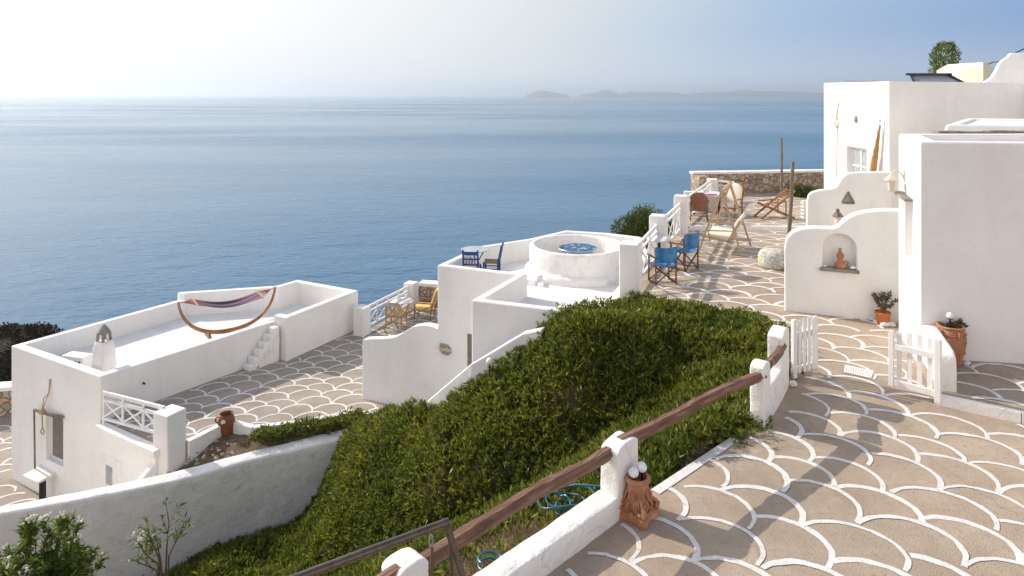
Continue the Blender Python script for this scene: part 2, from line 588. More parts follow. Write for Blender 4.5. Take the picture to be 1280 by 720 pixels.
        vs += [(p.x, p.y, tops[i]) for i, p in enumerate(inn)] + [(p.x, p.y, z0) for p in inn]
        fs = []
        for i in range(n):
            j = (i + 1) % n
            for k in range(4):
                a, b = k * n, ((k + 1) % 4) * n
                fs.append((a + i, a + j, b + j, b + i))
        s.add(vs, fs)
        s.inner = inn
        return s

    def build(s, name, m, parent=None, bevel=0.0, seg=2, smooth=False, rough=None, org=None, cut=None, fix=True, subd=0):
        me = bpy.data.meshes.new(name)
        o = Vector((0, 0, 0))
        if parent is not None:
            q = parent
            while q.parent is not None:
                q = q.parent
            if q.name in WORLD:
                o = WORLD[q.name]
        elif org is not None:
            o = V3(org)
        me.from_pydata([tuple(v - o) for v in s.v], [], s.f)
        me.update()
        if fix:
            bm = bmesh.new()
            bm.from_mesh(me)
            bmesh.ops.recalc_face_normals(bm, faces=bm.faces)
            bm.to_mesh(me)
            bm.free()
        ob = bpy.data.objects.new(name, me)
        COL.objects.link(ob)
        if parent is not None:
            ob.parent = parent
        elif org is not None:
            ob.location = o
        if cut:
            me = boolean(ob, cut, o)
        if bevel or rough:
            bm = bmesh.new()
            bm.from_mesh(me)
            if bevel:
                bmesh.ops.remove_doubles(bm, verts=bm.verts, dist=0.0005)
                es = [e for e in bm.edges if len(e.link_faces) == 2 and e.calc_face_angle(0) > 0.5]
                bmesh.ops.bevel(bm, geom=es, offset=bevel, segments=seg, profile=0.5, affect='EDGES', clamp_overlap=True)
            if rough:
                amp, sc, ln = rough
                for _ in range(6):
                    es = [e for e in bm.edges if e.calc_length() > ln]
                    if not es:
                        break
                    bmesh.ops.triangulate(bm, faces=[f for f in bm.faces if len(f.verts) > 4])
                    es = [e for e in bm.edges if e.calc_length() > ln]
                    bmesh.ops.subdivide_edges(bm, edges=es, cuts=1, use_grid_fill=True)
                for v in bm.verts:
                    w = v.co + o
                    v.co += noise.noise_vector(w * sc) * amp + noise.noise_vector(w * sc * 3.1) * amp * 0.4
                smooth = True
            bm.to_mesh(me)
            bm.free()
        me.materials.clear()
        me.materials.append(m)
        if smooth:
            me.polygons.foreach_set('use_smooth', [True] * len(me.polygons))
            me.set_sharp_from_angle(angle=math.radians(50))
        me.update()
        return ob


def boolean(ob, cut, o):
    cm = bpy.data.meshes.new('cutter')
    cm.from_pydata([tuple(v - o) for v in cut.v], [], cut.f)
    bm = bmesh.new()
    bm.from_mesh(cm)
    bmesh.ops.recalc_face_normals(bm, faces=bm.faces)
    bm.to_mesh(cm)
    bm.free()
    co = bpy.data.objects.new('cutter', cm)
    COL.objects.link(co)
    # evaluate without parents so both sit in the same local frame
    par = ob.parent
    loc = ob.location.copy()
    ob.parent = None
    ob.location = (0, 0, 0)
    md = ob.modifiers.new('b', 'BOOLEAN')
    md.operation = 'DIFFERENCE'
    md.object = co
    md.solver = 'EXACT'
    dg = bpy.context.evaluated_depsgraph_get()
    me = bpy.data.meshes.new_from_object(ob.evaluated_get(dg))
    ob.modifiers.clear()
    ob.data = me
    ob.parent = par
    ob.location = loc
    bpy.data.objects.remove(co)
    return me


def thing(name, label, cat, loc=(0, 0, 0), rotz=0.0, group=None, world=False):
    o = bpy.data.objects.new(name, None)
    o.empty_display_size = 0.2
    COL.objects.link(o)
    o.location = V3(loc)
    o.rotation_euler = (0, 0, rotz)
    tag(o, label, cat, group)
    if world:
        WORLD[o.name] = V3(loc)
    return o


def tag(o, label, cat, group=None):
    o['label'] = label
    o['category'] = cat
    o['kind'] = 'thing'
    if group:
        o['group'] = group
    return o


def struct(o, label=None):
    o['kind'] = 'structure'
    if label:
        o['label'] = label
    return o


def stuff(o, label=None, cat=None):
    o['kind'] = 'stuff'
    if label:
        o['label'] = label
        o['category'] = cat
    return o


def copy_tree(o, parent=None):
    c = o.copy()
    COL.objects.link(c)
    c.parent = parent
    for ch in [x for x in bpy.data.objects if x.parent == o]:
        copy_tree(ch, c)
    return c


def inpoly(x, y, poly):
    r = False
    n = len(poly)
    j = n - 1
    for i in range(n):
        xi, yi, xj, yj = poly[i][0], poly[i][1], poly[j][0], poly[j][1]
        if (yi > y) != (yj > y) and x < (xj - xi) * (y - yi) / (yj - yi) + xi:
            r = not r
        j = i
    return r


def inpoly_np(x, y, poly):
    r = np.zeros(x.shape, bool)
    n = len(poly)
    j = n - 1
    for i in range(n):
        xi, yi, xj, yj = poly[i][0], poly[i][1], poly[j][0], poly[j][1]
        if yi != yj:
            c = ((yi > y) != (yj > y)) & (x < (xj - xi) * (y - yi) / (yj - yi) + xi)
            r ^= c
        j = i
    return r


def quads(name, P, m, parent=None, org=None, smooth=False):
    """P: (N,4,3) corners -> one mesh of N separate quads"""
    N = len(P)
    o = np.zeros(3) if org is None else np.array(org, float)
    me = bpy.data.meshes.new(name)
    me.vertices.add(N * 4)
    me.vertices.foreach_set('co', (P.reshape(-1, 3) - o).astype(np.float32).ravel())
    me.loops.add(N * 4)
    me.loops.foreach_set('vertex_index', np.arange(N * 4, dtype=np.int32))
    me.polygons.add(N)
    me.polygons.foreach_set('loop_start', np.arange(0, N * 4, 4, dtype=np.int32))
    me.polygons.foreach_set('loop_total', np.full(N, 4, np.int32))
    me.materials.append(m)
    me.update(calc_edges=True)
    me.validate()
    ob = bpy.data.objects.new(name, me)
    COL.objects.link(ob)
    if parent is not None:
        ob.parent = parent
    elif org is not None:
        ob.location = org
    return ob


def unit(a):
    return a / np.maximum(np.linalg.norm(a, axis=-1, keepdims=True), 1e-9)


def leaf_quads(base, d, length, width, sag=0.0, wide=0.45):
    """diamond leaves from base points along directions d"""
    N = len(base)
    r = unit(rng.normal(size=(N, 3)))
    s = unit(np.cross(d, r))
    L = length[:, None]
    W = width[:, None] / 2
    mid = base + d * L * wide
    tip = base + d * L
    tip[:, 2] -= sag * length
    return np.stack([base, mid - s * W, tip, mid + s * W], 1)


def sprigs(pts, nrm, n, length, width, spread, lift=0.0):
    """n leaves fanned round the normal at each point"""
    N = len(pts)
    b = np.repeat(pts, n, 0)
    m = np.repeat(nrm, n, 0)
    d = unit(m + rng.normal(size=(N * n, 3)) * spread)
    ln = length * rng.uniform(0.6, 1.25, N * n)
    b = b + rng.normal(size=(N * n, 3)) * 0.012 + m * (rng.uniform(0, 1, (N * n, 1)) * lift)
    return leaf_quads(b, d, ln, width * rng.uniform(0.7, 1.3, N * n))


def scallops(name, poly, z, ax, w, s, lw, seed, holes=()):
    """hand-painted fish-scale arcs, convex towards ax, clipped to poly"""
    rr = random.Random(seed)
    ax = Vector(ax).normalized()
    bx = Vector((ax.y, -ax.x))
    us = [Vector((p[0], p[1])).dot(bx) for p in poly]
    vs = [Vector((p[0], p[1])).dot(ax) for p in poly]
    mb = MB()
    i0, i1 = int(min(vs) / s) - 2, int(max(vs) / s) + 2
    j0, j1 = int(min(us) / w) - 2, int(max(us) / w) + 2
    arcs = {}
    for i in range(i0, i1):
        for j in range(j0, j1):
            arcs[i, j] = ((j + 0.5 * (i & 1)) * w + rr.uniform(-0.10, 0.10) * w, i * s + rr.uniform(-0.075, 0.075) * w, w / 2 * rr.uniform(1.0, 1.14), s * rr.uniform(1.0, 1.2),
                          rr.uniform(-0.5, 0.0), lw * rr.uniform(0.78, 1.3), rr.uniform(0, 50))
    for (i, j), (cu, cv, R, Hh, sk, wid, ph) in arcs.items():
        prev = None
        run = []
        n = 26
        zz = z + 0.0022 + 0.0009 * ((i % 3) * 2 + (j % 2))
        near = [arcs[q] for q in ((i, j - 1), (i - 1, j - 1), (i - 1, j), (i - 1, j + 1), (i - 2, j - 1), (i - 2, j), (i - 2, j + 1)) if q in arcs]
        for k in range(n + 1):
            t = PI * k / n
            u = cu - R * math.cos(t)
            v = cv + Hh * (max(0.0, math.sin(t)) ** 0.9) + sk * R * math.cos(t) * 0.35
            nu, nv = -math.cos(t) / R, math.sin(t) / Hh
            ln = math.hypot(nu, nv) or 1
            nu, nv = nu / ln, nv / ln
            hw = wid / 2 * (0.8 + 0.4 * noise.noise(Vector((k * 0.35, ph, 0))) + 0.25 * math.sin(t))
            wob = 0.012 * noise.noise(Vector((k * 0.5, ph, 7)))
            p = bx * (u + nu * (wob + hw)) + ax * (v + nv * (wob + hw))
            q = bx * (u + nu * (wob - hw)) + ax * (v + nv * (wob - hw))
            c = bx * u + ax * v
            ok = inpoly(p.x, p.y, poly) and inpoly(q.x, q.y, poly)
            # an arc stops where it meets the arcs painted before it
            for cu2, cv2, R2_, H2_, sk2, w2, _ in near:
                du = (u - cu2) / R2_
                if abs(du) < 1:
                    top = cv2 + H2_ * (math.sqrt(1 - du * du) ** 0.9) - sk2 * R2_ * du * 0.35
                    if v < top - 0.012:
                        ok = False
                        break
            if ok and prev is not None:
                a, b = prev
                run.append(([(a.x, a.y, zz), (p.x, p.y, zz), (q.x, q.y, zz), (b.x, b.y, zz)], [(0, 1, 2, 3)]))
            if not ok or k == n:
                if len(run) >= 6:                   # no stray dabs of paint
                    for g in run:
                        mb.add(*g)
                run = []
            prev = (p, q) if ok else None
    o = mb.build(name, PAINT, fix=False)
    # all painted faces look up
    me = o.data
    bm = bmesh.new()
    bm.from_mesh(me)
    bmesh.ops.remove_doubles(bm, verts=bm.verts, dist=0.00005)
    for f in bm.faces:
        if f.normal.z < 0:
            f.normal_flip()
    bm.to_mesh(me)
    bm.free()
    return struct(o)

SUN_E, SKY_E, DUST, SAT, HAZE, EXPO = 2.7, 0.15, 1.0, 0.6, 6e-5, 0.78
# colour of the low sky by the cosine of the angle from the sun, from -0.3 to 1
SKYDIV = 1.15
SKYRAMP = [(0.0, (0.15, 0.25, 0.44)), (0.2, (0.17, 0.27, 0.45)), (0.4, (0.29, 0.385, 0.51)), (0.58, (0.49, 0.525, 0.55)), (0.8, (0.68, 0.68, 0.67)), (1.0, (1.0, 0.97, 0.92))]
SKYRAMP = [(p, tuple(x / SKYDIV for x in c)) for p, c in SKYRAMP]
BACKFILL = (1.04, 0.85, 0.705, 1)  # added fill colour behind the camera, lifts walls in shade

# ================================================================== SETTING
SEA_Z = -105.0
TERR = 0.0          # main terrace
LOW = -3.5          # lower terrace
LANE = -6.05        # lane beside the lower house
U = Vector((0.93, -0.37, 0)).normalized()
Vd = Vector((0.37, 0.93, 0)).normalized()


def hill_z(x, y):
    yb = 23.5 + max(0, min(1, (x + 4) / 8)) * 8.5
    xb = -21.0
    dy = max(0.0, y - yb)
    dx = max(0.0, xb - x)
    z = -7.2 - 0.95 * dy - 0.55 * dx + noise.noise(Vector((x * .06, y * .06, 0))) * min(3, 0.1 * (dx + dy))
    if x < -15:
        rz = -22.0 - 0.5 * max(0, 78 - y) * 0.9 - 0.7 * max(0, y - 78) - 0.6 * max(0, x + 54.5)
        rz += 1.6 * noise.noise(Vector((x * .09, y * .09, 3))) + 0.7 * noise.noise(Vector((x * .3, y * .3, 5))) - 0.02 * max(0, -60 - x)
        z = max(z, rz)
    return max(z, SEA_Z - 6)


def make_ground():
    xs = np.concatenate([np.arange(-160, -90, 10), np.arange(-90, -20, 1.6), np.arange(-20, 40, 3), np.arange(40, 121, 10)])
    ys = np.concatenate([np.arange(-60, 18, 6), np.arange(18, 100, 1.8), np.arange(100, 190, 8)])
    vs = [(x, y, hill_z(x, y)) for y in ys for x in xs]
    n = len(xs)
    fs = [(j * n + i, j * n + i + 1, (j + 1) * n + i + 1, (j + 1) * n + i) for j in range(len(ys) - 1) for i in range(n - 1)]
    mb = MB()
    mb.add(vs, fs)
    g = mat('hillside', (0.05, 0.042, 0.03), (0.13, 0.105, 0.075), 0.6, 0.95, 1.0, 2.5, col3=(0.2, 0.17, 0.13), scale3=2.5, amt3=0.5, bdist=0.4)
    struct(mb.build('terrain', g, smooth=True))


make_ground()


def sea_material():
    m = bpy.data.materials.new('sea_water')
    m.use_nodes = True
    nt = m.node_tree
    nt.nodes.clear()
    L = nt.links.new
    out = nd(nt, 'ShaderNodeOutputMaterial')
    b = nd(nt, 'ShaderNodeBsdfPrincipled')
    b.inputs['Base Color'].default_value = (0.010, 0.098, 0.225, 1)
    b.inputs['IOR'].default_value = 1.33
    b.inputs['Specular IOR Level'].default_value = 0.36
    L(b.outputs[0], out.inputs[0])
    tc = nd(nt, 'ShaderNodeTexCoord')
    P = tc.outputs['Object']
    # wind patches and current lines change how rough the water is
    mp = nd(nt, 'ShaderNodeMapping')
    mp.inputs['Scale'].default_value = (0.00045, 0.0016, 1)
    mp.inputs['Rotation'].default_value = (0, 0, math.radians(-8))
    L(P, mp.inputs[0])
    n1 = nd(nt, 'ShaderNodeTexNoise')
    n1.inputs['Scale'].default_value = 1.0
    n1.inputs['Detail'].default_value = 5
    n1.inputs['Distortion'].default_value = 0.8
    L(mp.outputs[0], n1.inputs['Vector'])
    r1 = nd(nt, 'ShaderNodeMapRange')
    r1.inputs[1].default_value = 0.3
    r1.inputs[2].default_value = 0.7
    r1.inputs[3].default_value = 0.13
    r1.inputs[4].default_value = 0.34
    L(n1.outputs[0], r1.inputs[0])
    # paler and darker water in long bands
    mpc = nd(nt, 'ShaderNodeMapping')
    mpc.inputs['Scale'].default_value = (0.0010, 0.0065, 1)
    mpc.inputs['Rotation'].default_value = (0, 0, math.radians(14))
    L(P, mpc.inputs[0])
    nc = nd(nt, 'ShaderNodeTexNoise')
    nc.inputs['Scale'].default_value = 1.0
    nc.inputs['Detail'].default_value = 6
    nc.inputs['Distortion'].default_value = 1.6
    L(mpc.outputs[0], nc.inputs['Vector'])
    rc = nd(nt, 'ShaderNodeValToRGB')
    rc.color_ramp.elements[0].position = 0.35
    rc.color_ramp.elements[0].color = (0.008, 0.098, 0.205, 1)
    rc.color_ramp.elements[1].position = 0.72
    rc.color_ramp.elements[1].color = (0.022, 0.14, 0.265, 1)
    L(nc.outputs[0], rc.inputs[0])
    L(rc.outputs[0], b.inputs['Base Color'])
    # waves: three sizes
    bumps = None
    for sc, st, dist in ((0.055, 0.55, 3.0), (0.22, 0.5, 1.0), (0.9, 0.35, 0.25)):
        mp2 = nd(nt, 'ShaderNodeMapping')
        mp2.inputs['Scale'].default_value = (sc * 0.6, sc, sc)
        mp2.inputs['Rotation'].default_value = (0, 0, math.radians(25))
        L(P, mp2.inputs[0])
        n = nd(nt, 'ShaderNodeTexNoise')
        n.inputs['Scale'].default_value = 1.0
        n.inputs['Detail'].default_value = 3
        L(mp2.outputs[0], n.inputs['Vector'])
        bp = nd(nt, 'ShaderNodeBump')
        bp.inputs['Strength'].default_value = st
        bp.inputs['Distance'].default_value = dist
        L(n.outputs[0], bp.inputs['Height'])
        if bumps is not None:
            L(bumps.outputs[0], bp.inputs['Normal'])
        bumps = bp
    L(bumps.outputs[0], b.inputs['Normal'])
    L(r1.outputs[0], b.inputs['Roughness'])
    return m


def make_sea():
    mb = MB()
    n = 128
    R = [0, 200, 1000, 6000, 42000]
    vs = [(0, 0, SEA_Z)]
    fs = []
    for r in R[1:]:
        for k in range(n):
            vs.append((r * math.cos(2 * PI * k / n), r * math.sin(2 * PI * k / n), SEA_Z))
    for k in range(n):
        fs.append((0, 1 + k, 1 + (k + 1) % n))
    for j in range(len(R) - 2):
        a, b = 1 + j * n, 1 + (j + 1) * n
        for k in range(n):
            l = (k + 1) % n
            fs.append((a + k, b + k, b + l, a + l))
    mb.add(vs, fs)
    struct(mb.build('sea', sea_material()))


make_sea()


def make_island(d, peaks, x0, x1, seed):
    """far island: peaks = (photo x, rows above the horizon, half width px)"""
    mb = MB()
    nx, ny = 90, 9
    k = d / F
    W = 1800.0
    vs = []
    for j in range(ny):
        t = j / (ny - 1)
        for i in range(nx):
            px = x0 + (x1 - x0) * i / (nx - 1)
            hgt = sum(a * math.exp(-((px - c) / w) ** 2) for c, a, w in peaks)
            e = min(1, i / 6, (nx - 1 - i) / 6)
            cross = math.sin(PI * t) ** 0.8
            hgt = hgt * e * cross * (1 + 0.25 * noise.noise(Vector((px * .16, t * 3, seed))))
            vs.append(((px - 640) * k, d + (t - 0.5) * W * 2, SEA_Z - 4 + (hgt * k + 112 * min(1, hgt * 2)) * (1 if hgt > 0 else 0)))
    fs = [(j * nx + i, j * nx + i + 1, (j + 1) * nx + i + 1, (j + 1) * nx + i) for j in range(ny - 1) for i in range(nx - 1)]
    mb.add(vs, fs)
    struct(mb.build('hills', MATS['island_scrub'], smooth=True))


mat('island_scrub', (0.10, 0.085, 0.06), (0.2, 0.17, 0.12), 0.004, 0.95)
make_island(25000, [(676, 4.4, 11), (690, 2.0, 14)], 648, 712, 1)
make_island(26000, [(757, 4.2, 8), (750, 2.0, 20), (790, 3.2, 9), (812, 3.4, 16), (835, 2.4, 12)], 722, 860, 2)
make_island(27000, [(890, 3.0, 22), (928, 4.6, 16), (955, 3.8, 18), (985, 3.0, 22), (1020, 1.9, 30)], 840, 1080, 3)

# ---- main terrace
POST1, POST2 = Vector((1.29, 7.35, 0)), Vector((3.42, 9.3, 0))
MAIN = [(-4.5, 2.0), (-1.15, 4.85), (-0.85, 5.35), (1.02, 7.22), (1.55, 7.75), (2.86, 8.96), (3.3, 9.3), (4.15, 10.55), (4.6, 11.2), (4.7, 12.7), (4.62, 13.65),
        (3.42, 14.2), (2.75, 15.0), (2.35, 15.0), (3.85, 18.8), (5.3, 22.4), (7.9, 30.2), (16, 31.4), (24, 31), (24, -4), (-4.5, -4)]
MAIN_V = MB().prism(MAIN, -7.5, 0.0)
struct(MAIN_V.build('terrace', CONC))
STEP = [(5.55, 22.75), (9.9, 22.6), (13, 22.4), (24, 22.2), (24, 30.9), (16, 31.3), (7.95, 30.1)]
struct(MB().prism(STEP, -0.05, 0.12).build('terrace', CONC))
struct(MB().prism([(5.5, 22.72), (9.9, 22.56), (13, 22.36), (13, 22.42), (9.9, 22.62), (5.56, 22.78)], -0.03, 0.124).build('kerb', PLASTER_R, rough=(.005, 3, .3)))
PATIO = [(6.16, 9.93), (6.98, 9.37), (9.8, 8.3), (14, 7.0), (14, 10.2), (8.2, 11.1), (6.78, 11.36)]
struct(MB().prism(PATIO, -0.05, 0.14).build('patio', CONC))
kb = MB()
for a, b in ((0, 1), (1, 2), (2, 3)):
    p, q = Vector(PATIO[a]), Vector(PATIO[b])
    d = (q - p).normalized()
    n_ = Vector((d.y, -d.x))
    kb.prism([p + n_ * 0.05, q + n_ * 0.05, q - n_ * 0.035, p - n_ * 0.035], -0.02, 0.148)
struct(kb.build('kerb', PLASTER_R, rough=(0.008, 3, 0.2)))

AXM = (0.72, 0.69)
scallops('floor_painting', [(x, y) for x, y in [(-2, 3), (-0.7, 5.1), (1.12, 7.2), (1.65, 7.7), (2.92, 8.93), (3.55, 9.25), (4.35, 10.3), (4.75, 11.1), (4.75, 12.7), (4.72, 12.9), (7.2, 12.9), (7.25, 12.85), (6.7, 11.3), (6.1, 9.88), (6.95, 9.3), (9.8, 8.2), (12, 7.4), (12, 3)]], 0.0, AXM, 0.88, 0.44, 0.058, 3)
scallops('floor_painting', [(x, y) for x, y in [(7.2, 12.95), (4.72, 12.95), (4.7, 13.62),
         (3.45, 14.12), (2.7, 14.9), (2.9, 15.3), (4.05, 18.8), (5.45, 22.3), (5.6, 22.6), (9.9, 22.45), (11, 22.4), (9.0, 20.8), (9.3, 21.4), (12, 20.4), (7.6, 13.4),
         (5.55, 14.1), (5.6, 14.2), (7.2, 13.5)]], 0.0, (0.3, 0.95), 0.95, 0.47, 0.075, 23)
scallops('floor_painting', [(5.7, 22.85), (9.9, 22.7), (12, 22.6), (14, 30.9), (8.2, 30)], 0.12, (0.2, 0.98), 1.0, 0.5, 0.075, 4)
scallops('floor_painting', [(6.32, 9.95), (7.0, 9.45), (9.8, 8.38), (13.5, 7.2), (13.5, 10.25), (8.2, 11.05), (6.85, 11.25)], 0.14, (0.35, 0.93), 1.0, 0.5, 0.065, 5)
# painted borders along the terrace edges
eb = MB()


def strip(mb, pts, w, z):
    for k in range(len(pts) - 1):
        p, q = Vector(pts[k][:2]), Vector(pts[k + 1][:2])
        d = (q - p).normalized()
        n_ = Vector((-d.y, d.x)) * w / 2
        mb.add([(*(p - n_), z), (*(q - n_), z), (*(q + n_), z), (*(p + n_), z)], [(0, 1, 2, 3)])


strip(eb, [(1.62, 7.72), (2.9, 8.9)], 0.12, 0.0075)
strip(eb, [(2.55, 15.1), (2.85, 14.98), (3.46, 14.12), (4.68, 13.6)], 0.14, 0.0075)
strip(eb, [(5.6, 22.66), (9.9, 22.51), (11.4, 22.45)], 0.14, 0.0075)
strip(eb, [(5.6, 22.82), (9.9, 22.67), (12, 22.6)], 0.10, 0.1275)
struct(eb.build('floor_painting', PAINT, fix=False))

# ---- lower terrace
A_ = G(14, 432, -2.4)
C_ = G(125, 471, -2.4)
E_ = G(342, 402, -2.4)
D2 = G(358, 397.5, -2.2)
FQ = G(448, 363, -2.2)
GQ = G(372, 349.5, -2.2)
HQ = G(345, 357, -2.2)
IQ = G(222, 365, -2.2)
JQ = G(222, 375, -2.4)
K1, K2, K3, K4 = Vector((-1.86, 17.0, 0)), Vector((0.1, 16.1, 0)), Vector((-0.84, 14.1, 0)), Vector((0.99, 13.4, 0))
WL = K1 + (K1 - K2).normalized() * 2.28     # free end of the scalloped wall
ci = C_ + (E_ - C_).normalized() * 0.05
LOWP = [(C_.x + 0.02, C_.y - 0.02), (-8.05, 15.5), (-7.45, 15.72), (-6.93, 16.72), (-6.2, 16.4), (-5.2, 16.65), (-3.9, 17.2), (-2.9, 16.9), (-2.3, 16.0), (0.3, 17.0), (-0.4, 25.2), (-3.7, 26.1),
        (-5.05, 22.9), (FQ.x - 0.12, FQ.y - 0.1), (D2.x - 0.15, D2.y + 0.15), (E_.x - 0.1, E_.y + 0.1)]
struct(MB().prism(LOWP, -7.4, LOW).build('terrace', CONCG))
scallops('floor_painting', [(C_.x + 0.1, C_.y + 0.02), (-8.1, 15.62), (-7.5, 15.82), (-6.95, 16.85), (-6.2, 16.5), (-5.2, 16.72), (-3.9, 17.25), (-2.9, 17.0), (-3.9, 18.0), (-1.9, 17.1), (-1.6, 25.2), (-3.7, 25.8), (-5.0, 22.85),
         (FQ.x + 0.05, FQ.y - 0.05), (D2.x + 0.03, D2.y), (E_.x + 0.04, E_.y - 0.02)], LOW, (-0.12, 0.99), 0.84, 0.42, 0.055, 11)
kb = MB()
for p, q in (((-7.48, 15.72), (-6.93, 16.72)), ((-6.93, 16.72), (-6.2, 16.4)), ((-6.2, 16.4), (-5.2, 16.65)), ((-5.2, 16.65), (-3.9, 17.2)), ((-3.9, 17.2), (-2.9, 16.9))):
    p, q = Vector(p), Vector(q)
    d = (q - p).normalized()
    n_ = Vector((d.y, -d.x))
    kb.prism([p + n_ * 0.09, q + n_ * 0.09, q - n_ * 0.06, p - n_ * 0.06], -4.6, LOW + 0.035)
struct(kb.build('kerb', PLASTER_R, rough=(0.01, 3, 0.2)))
# soil bed between the kerb and the retaining wall
bed = MB()
bx0 = [(-8.4, 14.35), (-7.4, 15.62), (-6.9, 16.55), (-6.15, 16.25), (-4.2, 15.8), (-3.9, 16.4), (-5.0, 15.9)]
bed.prism([(-8.7, 14.08), (-8.2, 14.9), (-7.4, 15.62), (-6.88, 16.6), (-6.2, 16.33), (-5.2, 16.58), (-3.9, 17.12), (-2.95, 16.8), (-2.7, 16.3), (-3.4, 16.72), (-4.1, 16.46), (-5.85, 15.62), (-7.3, 14.68)], -6.5, [-4.9, -4.5, -3.9, -3.7, -3.66, -3.62, -3.6, -3.6, -3.62, -3.66, -3.78, -3.9, -4.2])
struct(bed.build('soil', SOIL, rough=(0.05, 2.5, 0.18)))
# ---- lane by the lower house
struct(MB().prism([(-24, 9), (-9.5, 12.3), (-6.0, 14.6), (-7.0, 16.2), (-9.6, 16.9), (-13.6, 18.9), (-14.5, 24.3), (-24, 23)], -8, LANE).build('path', CONCG))
scallops('floor_painting', [(-20, 12), (-10.2, 14), (-9.9, 16.3), (A_.x - 0.1, A_.y - 0.05), (-15.2, 22.2), (-21, 21.2)], LANE, (-0.3, 0.95), 0.9, 0.45, 0.065, 13)

# ================================================================== BUILDINGS
# ---- lower house with the hammock roof
lh = thing('white_house', 'low flat-roofed white house with a cone-capped chimney, hammock on its roof and narrow window', 'house', (-10, 18.5, LANE), world=True)
eps = (D2 - E_).normalized()
ringp = [A_, C_, E_, E_ + eps * 0.03, D2, FQ, GQ, HQ, IQ, JQ]
tops = [-2.4, -2.4, -2.4, -2.2, -2.2, -2.2, -2.2, -2.2, -2.2, -2.4]
mb = MB()
mb.ring(ringp, tops, 0.24, LANE - 0.5)
ACd = (C_ - A_).normalized()
ACn = Vector((-ACd.y, ACd.x, 0))


def acp(s, z, off=0.0):
    p = A_ + ACd * s + ACn * off
    return Vector((p.x, p.y, z))


s0, z0 = OP(56.6, 522, A_, C_)
s1, z1 = OP(78.4, 584, A_, C_)
_, zt = OP(67, 520.5, A_, C_)
cut = MB().add([acp(s0, z1, -.3), acp(s1, z1, -.3), acp(s1, z1, .2), acp(s0, z1, .2), acp(s0, zt, -.3), acp(s1, zt, -.3), acp(s1, zt, .2), acp(s0, zt, .2)],
               [(0, 1, 2, 3), (4, 5, 6, 7), (0, 1, 5, 4), (1, 2, 6, 5), (2, 3, 7, 6), (3, 0, 4, 7)])
mb.build('wall', PLASTER, lh, cut=cut, bevel=0.035, seg=3)
inner = mb.inner
rf = MB().prism([(p.x, p.y) for p in inner], -3.2, -2.95).build('roof', ROOFW, lh)
# window: shutter leaf and frame at the back of the recess
w = MB()


def slab(mb, a, b, za, zb2, o0, o1):
    return mb.add([acp(a, za, o0), acp(b, za, o0), acp(b, za, o1), acp(a, za, o1), acp(a, zb2, o0), acp(b, zb2, o0), acp(b, zb2, o1), acp(a, zb2, o1)],
                  [(0, 1, 2, 3), (4, 5, 6, 7), (0, 1, 5, 4), (1, 2, 6, 5), (2, 3, 7, 6), (3, 0, 4, 7)])


# one closed frame: outer loop and inner loop
fo = [(s0 + .01, z1 + .005), (s1 - .01, z1 + .005), (s1 - .01, zt - .005), (s0 + .01, zt - .005)]
fi = [(s0 + .06, z1 + .05), (s1 - .06, z1 + .05), (s1 - .06, zt - .05), (s0 + .06, zt - .05)]
vv = [acp(a, z, .13) for a, z in fo] + [acp(a, z, .13) for a, z in fi] + [acp(a, z, .18) for a, z in fo] + [acp(a, z, .18) for a, z in fi]
ff = []
for i in range(4):
    j = (i + 1) % 4
    ff += [(i, j, 4 + j, 4 + i), (8 + i, 12 + i, 12 + j, 8 + j), (i, 8 + i, 8 + j, j), (4 + i, 4 + j, 12 + j, 12 + i)]
w.add(vv, ff)
wi = w.build('window', WWOOD, lh)
a, b = s0 + .06, s1 - .06
w = MB()
w.add([acp(a, z1 + .03, .155), acp(b, z1 + .03, .155), acp(b, z1 + .03, .175), acp(a, z1 + .03, .175), acp(a, zt - .03, .155), acp(b, zt - .03, .155), acp(b, zt - .03, .175), acp(a, zt - .03, .175)],
      [(0, 1, 2, 3), (4, 5, 6, 7), (0, 1, 5, 4), (1, 2, 6, 5), (2, 3, 7, 6), (3, 0, 4, 7)])
w.build('shutter', SHUT, wi)
# steps up to the roof, built against the wall
CE = (E_ - C_).normalized()
CEo = Vector((CE.y, -CE.x, 0))
sb = G(296, 459.5, LOW)
sb = C_ + CE * (sb - C_).dot(CE)
st = MB()
for k in range(6):
    p = Vector((sb.x, sb.y, 0)) + CE * (0.17 * k)
    e = Vector((E_.x, E_.y, 0)) - CE * 0.03
    q = p + CE * 0.17 if k < 5 else e
    o_ = CEo * 0.34
    i_ = CEo * 0.005
    st.prism([p + i_, p + o_, q + o_, q + i_], LOW + 0.003, LOW + 0.17 * (k + 1))
st.build('stairs', PLASTER_R, lh, bevel=0.02, rough=(0.012, 4, 0.15))
# chimney
cp = D(130, 480, 17.7)
cx, cy = cp.x, cp.y
ch = MB()
hw = [(0.225, -2.949), (0.215, -2.5), (0.18, -2.05), (0.15, -1.88)]
vs = []
for h_, z in hw:
    for dx, dy in ((-1, -1), (1, -1), (1, 1), (-1, 1)):
        q = U * (dx * h_) + Vd * (dy * h_)
        vs.append((cx + q.x, cy + q.y, z))
fs = [(3, 2, 1, 0), (12, 13, 14, 15)]
for k in range(3):
    for i in range(4):
        j = (i + 1) % 4
        fs.append((k * 4 + i, k * 4 + j, k * 4 + 4 + j, k * 4 + 4 + i))
ch.add(vs, fs)
cho = ch.build('chimney', PLASTER_R, lh, bevel=0.03, rough=(0.007, 3, 0.12))
cc = MB()
for dx, dy in ((-1, -1), (1, -1), (1, 1), (-1, 1)):
    q = U * (dx * .105) + Vd * (dy * .105)
    r_ = U * (dx * .09) + Vd * (dy * .09)
    cc.bar((cx + q.x, cy + q.y, -1.885), (cx + r_.x, cy + r_.y, -1.66), 0.055, 0.05)
